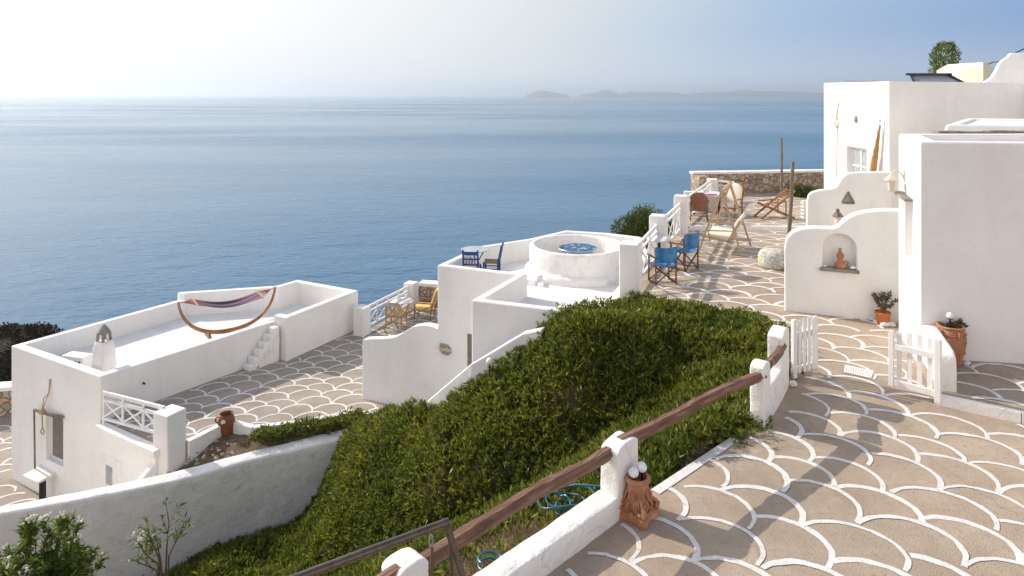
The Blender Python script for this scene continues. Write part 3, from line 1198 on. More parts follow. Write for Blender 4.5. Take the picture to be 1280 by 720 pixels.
cc.lathe([(0.15, -1.69), (0.152, -1.66), (0.095, -1.56), (0.04, -1.48), (0.0, -1.455)], 10, (cx, cy, 0))
cc.build('chimney_cap', CORE, cho)
# spout and drain spots
q = OP(179, 478.5, C_, E_)
p = C_ + CE * q[0] + CEo * 0.0
MB().tube([(p.x - CEo.x * .05, p.y - CEo.y * .05, q[1]), (p.x + CEo.x * .07, p.y + CEo.y * .07, q[1] - .01)], 0.025, 8).build('drain_spout', BLACK, lh)

# air conditioner
ap = D(97, 463, 18.25)
ac = thing('air_conditioner', 'small white outdoor air conditioner unit on the roof beside the chimney', 'air conditioner', (ap.x, ap.y, -2.95), math.atan2(U.y, U.x) + 0.1)
MB().box(-.36, -.17, 0.04, .36, .17, .50).build('casing', WWOOD, ac, bevel=0.015)
g_ = MB()
for k in range(3):
    for j in range(2):
        g_.lathe([(0.0, 0), (0.042, 0.0), (0.042, 0.006), (0, 0.006)], 10)
        n_ = 4 * 10
        for v in g_.v[-n_:]:
            x, y, z = v
            v.x, v.y, v.z = 0.12 + 0.12 * j + x, -0.172 - z, 0.13 + 0.115 * k + y
g_.build('vent', BLACK, ac)
MB().box(-.366, -.13, .12, -.361, .13, .43).build('grille', SHUT, ac)
MB().box(-.3, -.15, 0.0, -.24, .15, .04).build('foot', BLACK, ac)
MB().box(.24, -.15, 0, .3, .15, .04).build('foot', BLACK, ac)

# wall under the terrace edge with a door
rw = thing('retaining_wall', 'white wall with a small door and pane under the railed terrace corner', 'wall', (-9, 16.1, LANE), world=True)
RP, RQ = Vector((C_.x + 0.05, C_.y - 0.05, 0)), Vector((-7.98, 15.42, 0))
RL = (RQ - RP).length
RD = (RQ - RP).normalized()
RN = Vector((-RD.y, RD.x, 0))
MB().vwall(RP, RQ, 0.1, [(0, LANE - .3), (RL, LANE - .3), (RL, LOW - .16), (0, LOW - .16)], off=-0.08).build('wall', PLASTER, rw)
MB().vwall(RP, RQ, 0.24, [(0.0, LOW - .16), (RL + .05, LOW - .16), (RL + .05, LOW + .005), (0, LOW + .005)], off=-0.15).build('ledge', PLASTER, rw, bevel=0.02)
d_ = MB().vwall(RP, RQ, 0.05, [(.14, LANE), (.98, LANE), (.98, -4.15), (.14, -4.15)], off=-0.10).build('door', WWOOD, rw, bevel=0.008)
pn = MB()
for k in range(2):
    pn.vwall(RP, RQ, 0.02, [(.42, -5.3 + .5 * k), (.68, -5.3 + .5 * k), (.68, -4.86 + .5 * k), (.42, -4.86 + .5 * k)], off=-0.112)
pn.build('pane', GLASSD, d_)
# sloping stair parapet going down from the corner pillar
sw = thing('stair_wall', 'short white sloping parapet running down from the terrace corner pillar', 'wall', (-8.2, 15.0, LANE), world=True)
MB().vwall((-8.75, 14.55), (-7.98, 15.42), 0.16, [(0, LANE - .3), (1.15, LANE - .3), (1.15, -3.75), (0, -4.75)]).build('wall', PLASTER, sw, bevel=0.03, seg=3)

# wooden bar and rope over the window
dz = OP(50, 509.5, A_, C_)
ez = OP(81, 521, A_, C_)
wb = thing('hanging_bar', 'weathered wooden bar with knotted rope and ring over the narrow window', 'wall ornament', acp((dz[0] + ez[0]) / 2, ez[1], -.12), world=True)
MB().tube([acp(dz[0], dz[1], -.14), acp((dz[0] + ez[0]) / 2, (dz[1] + ez[1]) / 2 + .01, -.12), acp(ez[0], ez[1], -.06)], [0.035, 0.045, 0.05], 8).build('bar', GREYW, wb, smooth=True)
pz = OP(52, 584, A_, C_)
MB().tube([acp(dz[0] + .02, dz[1] - .03, -.15), acp(pz[0], pz[1], -.16)], 0.022, 6).build('pole', GREYW, wb)
nz = OP(63.3, 473.5, A_, C_)
kz = OP(61.5, 511, A_, C_)
iz = OP(61.5, 536, A_, C_)
rp = MB().tube([acp(nz[0], nz[1], -.02), acp(nz[0] + .01, nz[1] - .35, -.05), acp(kz[0] - .06, kz[1] + .3, -.1), acp(kz[0], kz[1], -.17)], 0.012, 6)
rp.tube([acp(nz[0] + .03, nz[1], -.02), acp(nz[0] + .02, nz[1] - .35, -.05), acp(kz[0] + .06, kz[1] + .3, -.1), acp(kz[0], kz[1], -.17)], 0.012, 6)
for k in range(7):
    rp.sphere(acp(kz[0] + .05 * math.sin(k * 2.1), kz[1] + .05 * math.cos(k * 1.7), -.16 + .03 * math.sin(k)), 0.045, 8)
rp.tube([acp(kz[0], kz[1], -.17), acp(iz[0], iz[1] + .08, -.16)], 0.016, 6)
rp.build('rope', ROPE, wb, smooth=True)
rg = MB().tube([acp(iz[0] + .075 * math.cos(t), iz[1] + .075 * math.sin(t), -.16) for t in [2 * PI * k / 14 for k in range(14)]], 0.014, 6, closed=True)
rg.build('ring', ROPE, wb, smooth=True)
# slab shelf below the window
sp = [G(28, 594, -5.28), G(47, 603, -5.28), G(79, 585.5, -5.28), G(57, 577, -5.28)]
tb = thing('slab_table', 'white slab table on dark legs set under the narrow window', 'table', (sp[1].x, sp[1].y + .4, LANE), world=True)
MB().prism([(p.x, p.y) for p in sp], -5.34, -5.28).build('tabletop', MARBLE, tb, bevel=0.008)
for px in (51, 55.5):
    p = G(px, 597, -5.34)
    MB().bar((p.x, p.y, LANE), (p.x, p.y, -5.345), 0.055).build('leg', BLACK, tb)

# stone wall at the end of the lane
sl = thing('stone_wall', 'low rubble wall with white coping beside the lane below the hill', 'wall', (-17, 22.2, LANE), world=True)
MB().prism([(-24, 20.9), (-13.4, 23.0), (-13.5, 23.4), (-24, 21.3)], LANE - .5, LANE + 0.85).build('wall', RUBBLE, sl, rough=(0.03, 2, 0.3))
MB().prism([(-24, 20.83), (-13.4, 22.93), (-13.5, 23.47), (-24, 21.37)], LANE + .85, LANE + 0.97).build('coping', PLASTER_R, sl, rough=(0.015, 2, 0.3))

# white retaining wall in the foreground
FW = [G(430, 548, -3.7), G(320, 573, -3.7), G(215, 602, -3.7), G(108, 622, -3.7), G(0, 643, -3.7)]
FW.append(FW[-1] + (FW[-1] - FW[-2]) * 2.2)
FW.insert(0, FW[0] + (FW[0] - FW[1]) * 0.25)
back = []
for i, p in enumerate(FW):
    d = (FW[max(i - 1, 0)] - FW[min(i + 1, len(FW) - 1)]).normalized()
    back.append(p + Vector((-d.y, d.x, 0)) * (0.46 - 0.03 * i))
poly = [(p.x, p.y) for p in FW] + [(p.x, p.y) for p in back[::-1]]
ztop = [-3.66, -3.69, -3.71, -3.70, -3.72, -3.70, -3.7]
fwm = MB().prism(poly, -8, ztop + [z + 0.02 for z in ztop[::-1]])
o = fwm.build('retaining_wall', PLASTER_R, org=(FW[3].x, FW[3].y, -6), bevel=0.06, seg=3, rough=(0.016, 1.6, 0.16))
tag(o, 'long rough white garden wall with thick whitewashed top behind the oleanders', 'wall')

# ---- middle house
mh = thing('white_house', 'white house with lettered stone plaque, roof terrace carrying the round well', 'house', (0.8, 17, LOW), world=True)
R5 = Vector((2.15, 13.75, 0))
mring = [K1, K2, K3, K4, R5, Vector((2.3, 15.0, 0)), Vector((3.82, 18.85, 0)), G(802, 296, .25), G(760, 291, .25), G(707, 287.7, .25), G(662, 298, .25), G(598, 307.7, .25)]
mt = [.25, .25, .25, .25, .06, .0, .0, .25, .25, .25, .25, .25]
mb = MB()
mb.ring(mring, mt, 0.2, LOW - 1.5)
mb.build('wall', PLASTER, mh, bevel=0.035, seg=3)
MB().prism([(p.x, p.y) for p in mb.inner], -.55, -.3).build('roof', ROOFW, mh)
s, z = OP(557.5, 436, K1, K2)
KD = (K2 - K1).normalized()
KN = Vector((KD.y, -KD.x, 0))
kp = K1 + KD * s
ds, dzt = OP(584.6, 417, K1, K2)
MB().vwall(K1, K2, 0.06, [(ds, LOW), (ds + .75, LOW), (ds + .75, dzt), (ds, dzt)], off=-0.012).build('door', SHUT, mh)
# plaque
pm = MB()
ol = [(-.16, .09), (-.135, .125), (-.04, .13), (.06, .11), (.13, .07), (.165, -.02), (.165, -.06), (.12, -.1), (.075, -.145), (-.06, -.135), (-.12, -.1), (-.165, -.04)]
pm.vwall(K1, K2, 0.04, [(s + a, z + b) for a, b in ol], off=-0.045)
pq = pm.build('plaque', PLATE, mh, bevel=0.01)


def text_mesh(name, body, size, m, parent, origin, right, up=Vector((0, 0, 1)), shear=0.0, depth=0.004):
    cu = bpy.data.curves.new('t', 'FONT')
    cu.body = body
    cu.size = size
    cu.align_x = 'CENTER'
    cu.align_y = 'CENTER'
    cu.shear = shear
    cu.extrude = depth
    ob = bpy.data.objects.new('t', cu)
    COL.objects.link(ob)
    dg = bpy.context.evaluated_depsgraph_get()
    me = bpy.data.meshes.new_from_object(ob.evaluated_get(dg))
    bpy.data.objects.remove(ob)
    nrm = right.cross(up)
    for v in me.vertices:
        p = origin + right * v.co.x + up * v.co.y + nrm * v.co.z
        v.co = p
    me.materials.clear()
    me.materials.append(m)
    t = bpy.data.objects.new(name, me)
    COL.objects.link(t)
    t.parent = parent
    return t


q = parent_off = WORLD[mh.name]
text_mesh('lettering', 'Kynδos', 0.125, LETTER, pq, kp + Vector((0.0, 0, z)) + KN * 0.05 - q, KD, Vector((0, 0, 1)) - KD * 0.18, shear=0.25)

# scalloped wall continuing the face of the house
sc = []
for px, py in ((453, 426), (455, 424.3), (465, 423.6), (478, 423.4), (488, 422.6), (496, 420.5), (503, 416.5), (510, 411.8), (516, 408.6), (524, 406.8), (532, 406.5), (540, 408.2), (546.5, 411.3)):
    sc.append(OP(px, py, K1, K2))
sc[-1] = (0.07, sc[-1][1] - .01)
sm = MB().vwall(K1, K2, 0.24, [(sc[0][0], LOW - .8), (0.07, LOW - .8)] + sc[::-1], off=-0.004)
o = sm.build('garden_wall', PLASTER, org=(WL.x, WL.y, LOW), bevel=0.014, seg=2)
tag(o, 'white wall with wavy top running from the plaque house to the lower terrace', 'wall')

# stair wall along the top of the planted bank
sp_ = [(0.55, 12.72, .12), (0.2, 12.9, -.02), (-.12, 13.0, -.25), (-.8, 13.3, -.75), (-1.69, 14.0, -1.74), (-2.2, 14.6, -2.4), (-2.7, 15.2, -2.9)]
vs, fs = [], []
for i, (x, y, z) in enumerate(sp_):
    a = Vector(sp_[max(0, i - 1)])
    b = Vector(sp_[min(len(sp_) - 1, i + 1)])
    d = (b - a).to_2d().normalized()
    n_ = Vector((d.y, -d.x)) * 0.2
    vs += [(x, y, LOW - 1), (x, y, z), (x + n_.x, y + n_.y, z), (x + n_.x, y + n_.y, LOW - 1)]
for i in range(len(sp_) - 1):
    for k in range(4):
        fs.append((i * 4 + k, i * 4 + (k + 1) % 4, i * 4 + 4 + (k + 1) % 4, i * 4 + 4 + k))
fs += [(0, 1, 2, 3), (24, 25, 26, 27)]
o = MB().add(vs, fs).build('stair_wall', PLASTER, org=(-.8, 13.3, -2), bevel=0.03, seg=3)
tag(o, 'curved white stair parapet descending between the planted bank and the plaque house', 'wall')

# round well on the roof
TC = Vector((1.77, 18.4, -0.3))
tw = MB().lathe([(1.44, -0.01), (1.43, 0.12), (1.38, 0.19), (1.315, 0.215), (1.30, 0.25), (1.30, 0.68), (1.285, 0.75), (1.23, 0.775), (1.17, 0.765), (1.14, 0.72), (1.13, 0.3), (1.12, 0.12), (0, 0.12)], 72)
for v in tw.v:
    v += TC
o = tw.build('round_wall', PLASTER_R, org=TC, rough=(0.014, 5, 0.12))
tag(o, 'round white drum-shaped parapet ring surrounding the blue mosaic table', 'round wall')
mt_ = thing('round_table', 'round blue mosaic table inside the white drum-shaped ring', 'table', TC + Vector((0, -.02, .122)))
MB().lathe([(0.5, .5), (.515, .52), (.515, .55), (.5, .56), (0, .56)], 48).build('tabletop', MOSAIC, mt_)
MB().tube([(.51 * math.cos(t), .51 * math.sin(t), .545) for t in [2 * PI * k / 48 for k in range(48)]], 0.018, 6, closed=True).build('rim', CHROME, mt_, smooth=True)
MB().lathe([(.3, 0), (.3, .03), (.06, .06), (.05, .5)], 24).build('pedestal', WWOOD, mt_, smooth=True)

# ---- near house on the right
R1, R2 = Vector((6.75, 11.3, 0)), Vector((7.3, 12.9, 0))
nh = thing('white_house', 'tall white house with a deep unglazed slot window above the big urn', 'house', (8.5, 12, 0), world=True)
mb = MB()
mb.ring([R1, (8.2, 11.06), (14.2, 10.1), (14.6, 13.2), R2], [3.72, 3.72, 3.70, 3.76, 3.76], 0.34, -0.3)
s0, z0 = OP(1140.3, 256, R1, R2)
s1, z1 = OP(1129.5, 246, R1, R2)
_, zb = OP(1129.5, 321, R1, R2)
RDr = (R2 - R1).normalized()
RNl = Vector((-RDr.y, RDr.x, 0))


def r12(s, z, off=0.0):
    p = R1 + RDr * s + RNl * off
    return Vector((p.x, p.y, z))


cut = MB().add([r12(s0, zb, .2), r12(s1, zb, .2), r12(s1, zb, -.29), r12(s0, zb, -.29), r12(s0, z1, .2), r12(s1, z1, .2), r12(s1, z1, -.29), r12(s0, z1, -.29)],
               [(0, 1, 2, 3), (4, 5, 6, 7), (0, 1, 5, 4), (1, 2, 6, 5), (2, 3, 7, 6), (3, 0, 4, 7)])
mb.build('wall', PLASTER, nh, cut=cut, bevel=0.05, seg=3)
MB().prism([(p.x, p.y) for p in mb.inner], 3.4, 3.62).build('roof', ROOFW, nh)
gs = MB()
for k in range(9):
    gs.bar((8.05 + .5 * k, 12.98 + .05 * math.sin(k * 3) + .03 * k, 3.775), (8.52 + .5 * k, 13.0 + .05 * math.sin(k * 5) + .03 * k, 3.78), .17 + .03 * math.sin(k * 7), .05 + .02 * math.sin(k * 4))
gs.build('coping', SLATE, nh, rough=(0.012, 5, 0.1))
# hood stone over the slot
MB().add([r12(s0 - .06, z1 + .02, .14), r12(s1 + .08, z1 + .06, .16), r12(s1 + .08, z1 + .06, -.05), r12(s0 - .06, z1 + .02, -.05), r12(s0 - .06, z1 + .06, .13), r12(s1 + .08, z1 + .1, .14), r12(s1 + .08, z1 + .1, -.05), r12(s0 - .06, z1 + .06, -.05)],
         [(0, 1, 2, 3), (4, 5, 6, 7), (0, 1, 5, 4), (1, 2, 6, 5), (2, 3, 7, 6), (3, 0, 4, 7)]).build('hood', SLATE, nh, rough=(0.008, 8, 0.06))
# rear wing seen above the near roof
wgp = [(9.5, 15.0), (16.5, 13.2), (17.5, 17), (12.6, 19.0)]
ww = thing('white_house', 'white upper block with rounded parapet rising behind the slot-window house', 'house', (13, 16, 0), world=True)
mb = MB()
mb.ring(wgp, [3.84] * 4, 0.3, -.3)
mb.build('wall', PLASTER, ww, bevel=0.1, seg=4)
MB().prism([(p.x, p.y) for p in mb.inner], 3.4, 3.79).build('roof', ROOFW, ww)

# stub wall between gate and house corner
SP, SQ = Vector((6.3, 10.05, 0)), Vector((6.74, 11.24, 0))
L_ = (SQ - SP).length
o = MB().vwall(SP, SQ, -0.22, [(0, -.1), (L_, -.1), (L_, .72), (.35, .72), (.16, .70), (.05, .64), (0, .54)]).build('gate_wall', PLASTER_R, org=(6.5, 10.6, 0), bevel=0.035, seg=3, rough=(0.006, 3, 0.2))
tag(o, 'short rounded white wall stub between the slatted gate and the urn', 'wall')

# near scalloped wall with arched niche
NP, NQ = Vector((5.67, 14.2, 0)), Vector((7.66, 13.42, 0))
ol = []
for px, py in ((980, 330), (980, 312), (982, 302), (986, 295), (991, 290.5), (998, 287.5), (1008, 285.6), (1018, 285), (1030, 285.6), (1041, 286), (1048, 283), (1055, 276.5), (1062, 271.5), (1070, 268), (1081, 265.3), (1095, 263.7), (1110, 263), (1121, 263)):
    ol.append(OP(px, py, NP, NQ))
LN = (NQ - NP).length
ol = [(max(0.0, a), b) for a, b in ol]
ol[-1] = (LN + .1, ol[-1][1])
nw = MB().vwall(NP, NQ, 0.34, [(0, -.2), (LN + .1, -.2)] + ol[::-1])
n0, nzb = OP(1028, 334, NP, NQ)
n1, _ = OP(1070.5, 338, NP, NQ)
nc, nzt = OP(1049, 292.5, NP, NQ)
rad = (n1 - n0) / 2
nm = (n0 + n1) / 2
arch = [(n0, nzb - .02), (n1, nzb - .02)] + [(nm + rad * math.cos(t), nzt - rad * 0.95 + rad * .95 * math.sin(t)) for t in [PI * k / 14 for k in range(15)]]
cut = MB().vwall(NP, NQ, 0.4, arch, off=-0.2)
for k in range(1):
    pass
wn = thing('garden_wall', 'white wall with wavy top and an arched niche holding a jug', 'wall', (6.5, 13.9, 0), world=True)
nw.build('wall', PLASTER, wn, cut=cut, bevel=0.03, seg=3)
MB().vwall(NP, NQ, 0.26, [(n0 - .05, nzb - .06), (n1 + .05, nzb - .06), (n1 + .05, nzb), (n0 - .05, nzb)], off=-0.07).build('shelf', SLATE, wn, bevel=0.008, rough=(0.006, 8, 0.08))
NDr = (NQ - NP).normalized()
NNr = Vector((-NDr.y, NDr.x, 0))


def npt(s, z, off=0.0):
    p = NP + NDr * s + NNr * off
    return Vector((p.x, p.y, z))


js, _ = OP(1050.5, 338, NP, NQ)
jg = thing('jug', 'double-bellied terracotta jug with a loop handle on the niche shelf', 'jug', npt(js, nzb + .004, .05))
MB().lathe([(.085, 0), (.105, .03), (.108, .075), (.08, .12), (.045, .165), (.048, .19), (.07, .225), (.072, .265), (.05, .3), (.03, .33), (.028, .38), (.036, .4), (.03, .402), (.02, .39), (.018, .34)], 20).build('body', TERRA, jg, smooth=True)
MB().tube([(.075, -.01, .12), (.13, -.015, .15), (.155, -.015, .11), (.14, -.01, .06), (.1, -.005, .04)], 0.013, 8).build('handle', TERRA, jg, smooth=True)
for px, rr_, lab in ((1029.5, .035, 'small white pebble at the end of the niche shelf behind the jug'), (1067.5, .055, 'larger white stone on the niche shelf beside the jug handle')):
    s_, _ = OP(px, 336, NP, NQ)
    p = npt(min(max(s_, n0 + .04), n1 - .06), nzb + rr_ * .6, .04)
    o = MB().sphere(p, rr_, 12, (1.2, .9, .65), .4).build('stone', PEBBLE, org=p, smooth=True)
    tag(o, lab, 'stone')

# far scalloped wall with a triangular niche
FP, FQ2 = Vector((9.27, 21.5, 0)), Vector((11.5, 20.75, 0))
LF = (FQ2 - FP).length
ol = []
for px, py in ((1009, 262), (1009.5, 250), (1011, 244), (1015, 240.8), (1021, 238.8), (1028, 237.6), (1036, 236.8), (1044, 235.3), (1048, 231), (1051, 225), (1055, 220), (1061, 216.8), (1068, 216), (1085, 215.4), (1107, 215)):
    ol.append(OP(px, py, FP, FQ2))
ol = [(max(0, a), b) for a, b in ol]
ol[-1] = (LF + .05, ol[-1][1])
fw_ = thing('garden_wall', 'white wall with wavy top and a stone triangle niche by the lantern', 'wall', (10.3, 21.1, 0), world=True)
t0, t0z = OP(1054, 253, FP, FQ2)
t1, _ = OP(1067, 253, FP, FQ2)
tm, tmz = OP(1060.3, 241, FP, FQ2)
cut = MB().vwall(FP, FQ2, 0.34, [(t0, t0z), (t1, t0z), (tm, tmz)], off=-.2)
MB().vwall(FP, FQ2, 0.3, [(0, -.2), (LF + .05, -.2)] + ol[::-1]).build('wall', PLASTER, fw_, cut=cut, bevel=0.03, seg=3)
FD = (FQ2 - FP).normalized()
FNn = Vector((-FD.y, FD.x, 0))


def fpt(s, z, off=0.0):
    p = FP + FD * s + FNn * off
    return Vector((p.x, p.y, z))


sf = MB()
for (a, az), (b, bz) in (((t0 - .03, t0z - .02), (t1 + .03, t0z - .02)), ((t1 + .02, t0z), (tm, tmz + .03)), ((tm, tmz + .03), (t0 - .02, t0z))):
    sf.bar(fpt(a, az, .06), fpt(b, bz, .06), 0.05, 0.16, up=FNn)
sf.build('niche_frame', SLATE, fw_)
o = MB().box(10.17, 23.8, .1, 11.2, 24.1, .78).build('ledge', PLASTER, org=(10.6, 23.9, .12), bevel=0.04, seg=3)
o.name = 'low_wall'
tag(o, 'low white wall block peeping out behind the triangle-niche wall', 'wall')
lb = G(1047, 292, .3)
o = MB().box(lb.x - .5, lb.y - .25, -.1, lb.x + .9, lb.y + .25, .5).build('bench', PLASTER, org=(lb.x, lb.y, 0), bevel=0.04, seg=3)
tag(o, 'white masonry bench hidden behind the arched-niche wall under the lantern', 'bench')
lz = 0.502
ln = thing('lantern', 'white lantern with a dark pointed roof standing behind the wavy wall', 'lantern', (lb.x, lb.y, lz))
MB().lathe([(.13, 0), (.13, .03), (.1, .04), (.1, .3), (.12, .32)], 6).build('body', LANT, ln)
MB().lathe([(.17, .315), (.165, .335), (.09, .43), (.06, .44), (.05, .5), (.07, .51), (.02, .55), (0, .56)], 6).build('lantern_roof', GREYW, ln)

# ---- upper house
H1 = Vector((11.55, 20.9, 0))
H2 = Vector((11.5, 25.2, 0))
H3 = Vector((16.5, 21.9, 0))
uh = thing('white_house', 'two-storey white house with solar panels on top and a small window', 'house', (14, 23, 0), world=True)
mb = MB()
mb.ring([H1, H3, Vector((16.9, 17.5, 0)), Vector((20, 17.5, 0)), Vector((20.5, 25.6, 0)), H2], [4.9, 4.87, 4.85, 4.85, 4.9, 4.92], 0.3, -.3)


def hp(s, z, off=0.0):
    p = H1 + (H2 - H1).normalized() * s
    return Vector((p.x - off, p.y, z))


s0, _ = OP(1083, 199, H1, H2)
s1, zt = OP(1058, 183, H1, H2)
zb = zt - 1.05
cut = MB().add([hp(s0, zb, .2), hp(s1, zb, .2), hp(s1, zb, -.25), hp(s0, zb, -.25), hp(s0, zt, .2), hp(s1, zt, .2), hp(s1, zt, -.25), hp(s0, zt, -.25)],
               [(0, 1, 2, 3), (4, 5, 6, 7), (0, 1, 5, 4), (1, 2, 6, 5), (2, 3, 7, 6), (3, 0, 4, 7)])
mb.build('wall', PLASTER, uh, cut=cut, bevel=0.04, seg=3)
MB().prism([(p.x, p.y) for p in mb.inner], 4.3, 4.6).build('roof', ROOFW, uh)
wf = MB()
for a, b in ((s0, s0 + .09), (s1 - .09, s1), ((s0 + s1) / 2 - .03, (s0 + s1) / 2 + .03)):
    wf.box(H1.x - .0 + .14, H1.y + a, zb + .0, H1.x + .2, H1.y + b, zt)
wf.box(H1.x + .145, H1.y + s0, zb, H1.x + .195, H1.y + s1, zb + .09)
wf.box(H1.x + .145, H1.y + s0, zt - .09, H1.x + .195, H1.y + s1, zt - .002)
wf.box(H1.x + .145, H1.y + s0, zb + .4, H1.x + .195, H1.y + s1, zb + .46)
wo = wf.build('window', WWOOD, uh)
MB().box(H1.x + .165, H1.y + s0 + .05, zb + .05, H1.x + .175, H1.y + s1 - .05, zt - .05).build('pane', GLASSD, wo)
vz = OP(1070, 149, H1, H2)
MB().sphere(hp(vz[0], vz[1], .0), 0.11, 12, (.5, 1, 1.1), .3).build('vent', CORE, uh, smooth=True)
# closed cloth beside the window
a = OP(1104, 156, H1, H2)
b = OP(1097, 214, H1, H2)
cl = thing('closed_parasol', 'closed tan cloth parasol leaning on the two-storey house beside its window', 'parasol', hp(b[0], b[1] - 1.0, .35), world=True)
top, bot = hp(a[0], a[1], .1), hp(b[0], b[1] - .3, .2)
prof = [(0, .02), (.06, .035), (.3, .055), (.65, .09), (.9, .115), (1.0, .11)]
MB().tube([top + (bot - top) * t for t, _ in prof], [r for _, r in prof], 10).build('canopy', CLOTHT, cl, rough=(0.025, 7, 0.12))
MB().tube([top + Vector((0, 0, .12)), bot + (bot - top) * .75], 0.02, 8).build('pole', WWOOD, cl)
MB().sphere(top + Vector((0, 0, .14)), 0.05, 8).build('finial', LANT, cl)
# rope and oar-like hanging
a = OP(1050, 125, H1, H2)
m_ = OP(1048, 156, H1, H2)
b = OP(1047, 222, H1, H2)
hr = thing('hanging_rope', 'thin rope with a heart-shaped loop hanging on the two-storey house wall', 'wall ornament', hp(m_[0], m_[1], .03), world=True)
MB().tube([hp(a[0], a[1], .03), hp(m_[0], m_[1] + .3, .06)], [.010, .022], 6).build('float', ROPE, hr)
MB().tube([hp(m_[0], m_[1] + .3, .05), hp(m_[0] - .12, m_[1] + .02, .05), hp(m_[0] - .06, m_[1] - .1, .05), hp(m_[0], m_[1] - .04, .05), hp(m_[0] + .06, m_[1] - .1, .05), hp(m_[0] + .12, m_[1] + .02, .05)], .014, 6, closed=True).build('loop', ROPE, hr)
MB().tube([hp(m_[0], m_[1] - .08, .04), hp(b[0], b[1], .04)], .013, 6).build('rope', ROPE, hr)

# roof equipment
p = D(1088, 102, 24.0)
sp1 = thing('solar_panel', 'thin tilted solar panel seen edge-on on the two-storey house roof', 'solar panel', (p.x, p.y, 4.6))
MB().add([(-.62, -.3, .25), (.62, -.3, .25), (.62, .75, .36), (-.62, .75, .36), (-.62, -.3, .29), (.62, -.3, .29), (.62, .75, .40), (-.62, .75, .40)],
         [(3, 2, 1, 0), (4, 5, 6, 7), (0, 1, 5, 4), (1, 2, 6, 5), (2, 3, 7, 6), (3, 0, 4, 7)]).build('panel', PANELG, sp1)
for x in (-.5, .5):
    MB().bar((x, .3, 0), (x, .3, .31), .04).build('leg', BLACK, sp1)
p = D(1170, 103, 23.5)
sp2 = thing('solar_panel', 'black-framed solar collector in front of the small tree on the roof', 'solar panel', (p.x, p.y, 4.6))
MB().add([(-.85, -.3, .2), (.75, -.3, .2), (.6, .3, .55), (-.72, .3, .55), (-.85, -.27, .24), (.75, -.27, .24), (.6, .33, .58), (-.72, .33, .58)],
         [(3, 2, 1, 0), (4, 5, 6, 7), (0, 1, 5, 4), (1, 2, 6, 5), (2, 3, 7, 6), (3, 0, 4, 7)]).build('panel', PANELG, sp2)
MB().bar((-.85, .3, .6), (.72, .3, .6), .09, .08).bar((.6, .3, .6), (.82, -.3, .25), .09, .07).bar((-.72, .3, .6), (-.9, -.3, .25), .05, .05).build('frame', PANEL, sp2)
for x in (-.6, .5):
    MB().bar((x, .25, 0), (x, .25, .56), .05).build('leg', BLACK, sp2)
# cream block and curved wall behind
p0, p1, p2 = D(1202, 103, 27.3), D(1229, 103, 26.6), D(1244, 103, 27.6)
cbk = thing('cream_house', 'small cream block with cut-off corners beyond the flat white roof', 'house', (p1.x, p1.y + 1, 0), world=True)
tz = D(1220, 78, 26.8).z
MB().prism([(p0.x, p0.y), (p1.x, p1.y), (p2.x, p2.y), (p2.x - .1, p2.y + 1.6), (p0.x, p0.y + 1.6)], 0, tz - .25).add(
    [(p0.x, p0.y, tz - .25), (p1.x, p1.y, tz - .25), (p2.x, p2.y, tz - .25), (p2.x - .1, p2.y + 1.6, tz - .25), (p0.x, p0.y + 1.6, tz - .25),
     (p0.x + .32, p0.y + .2, tz), (p1.x + .1, p1.y + .15, tz), (p2.x - .15, p2.y + .2, tz), (p2.x - .25, p2.y + 1.4, tz), (p0.x + .32, p0.y + 1.4, tz)],
    [(0, 1, 6, 5), (1, 2, 7, 6), (2, 3, 8, 7), (3, 4, 9, 8), (4, 0, 5, 9), (5, 6, 7, 8, 9)]).build('wall', CREAM, cbk)
cP, cQ = D(1230, 103, 25.5), D(1284, 103, 25.0)
cP.z = cQ.z = 0
ol = [OP(px, py, cP, cQ) for px, py in ((1231, 103), (1240, 96.5), (1245, 89), (1250, 79), (1254, 75), (1260, 71), (1264, 66.5), (1270, 66), (1284, 66))]
o = MB().vwall(cP, cQ, .35, [(ol[0][0], 0), (ol[-1][0] + 2.0, 0), (ol[-1][0] + 2.0, ol[-1][1])] + ol[::-1]).build('curved_wall', PLASTER, org=(cP.x + .8, cP.y, 0), bevel=0.03, seg=3)
tag(o, 'white wall with S-curved edge rising beside the cream block', 'wall')
cb = MB().tube([D(1236, 80, 26.9), D(1242, 77.5, 26.5), D(1249, 77.5, 26), D(1262, 69.5, 25.8), D(1280, 61, 25.6), D(1330, 42, 25.4)], .022, 6)
o = cb.build('cable', BLACK, org=D(1236, 80, 26.9))
tag(o, 'thin black cable running up from the cream block over the curved wall', 'cable')

# ---- far stone wall and its pillar
fs_ = thing('stone_wall', 'long rubble stone wall with white coping closing the far terrace', 'wall', (11.5, 30.5, .12), world=True)
MB().prism([(7.95, 29.9), (8.45, 29.95), (16, 31.0), (16, 31.4), (7.95, 30.35)], 0, 1.0).prism([(7.95, 29.0), (8.4, 29.0), (8.4, 29.94), (7.95, 29.89)], 0, .98).build('wall', RUBBLE, fs_, rough=(0.03, 2, 0.25))
MB().prism([(7.9, 29.85), (8.45, 29.9), (16, 30.95), (16, 31.45), (7.9, 30.4)], 1.0, 1.09).build('coping', PLASTER_R, fs_, rough=(0.012, 2, 0.3))
tn = MB()
a, b, c = D(949, 228, 30.45), D(960.5, 228, 30.5), D(954, 219.5, 30.48)
for p, q in ((a, b), (b, c), (c, a)):
    tn.bar(p, q, .12, .1, up=(0, 1, 0))
tn.build('niche_frame', SLATE, fs_)

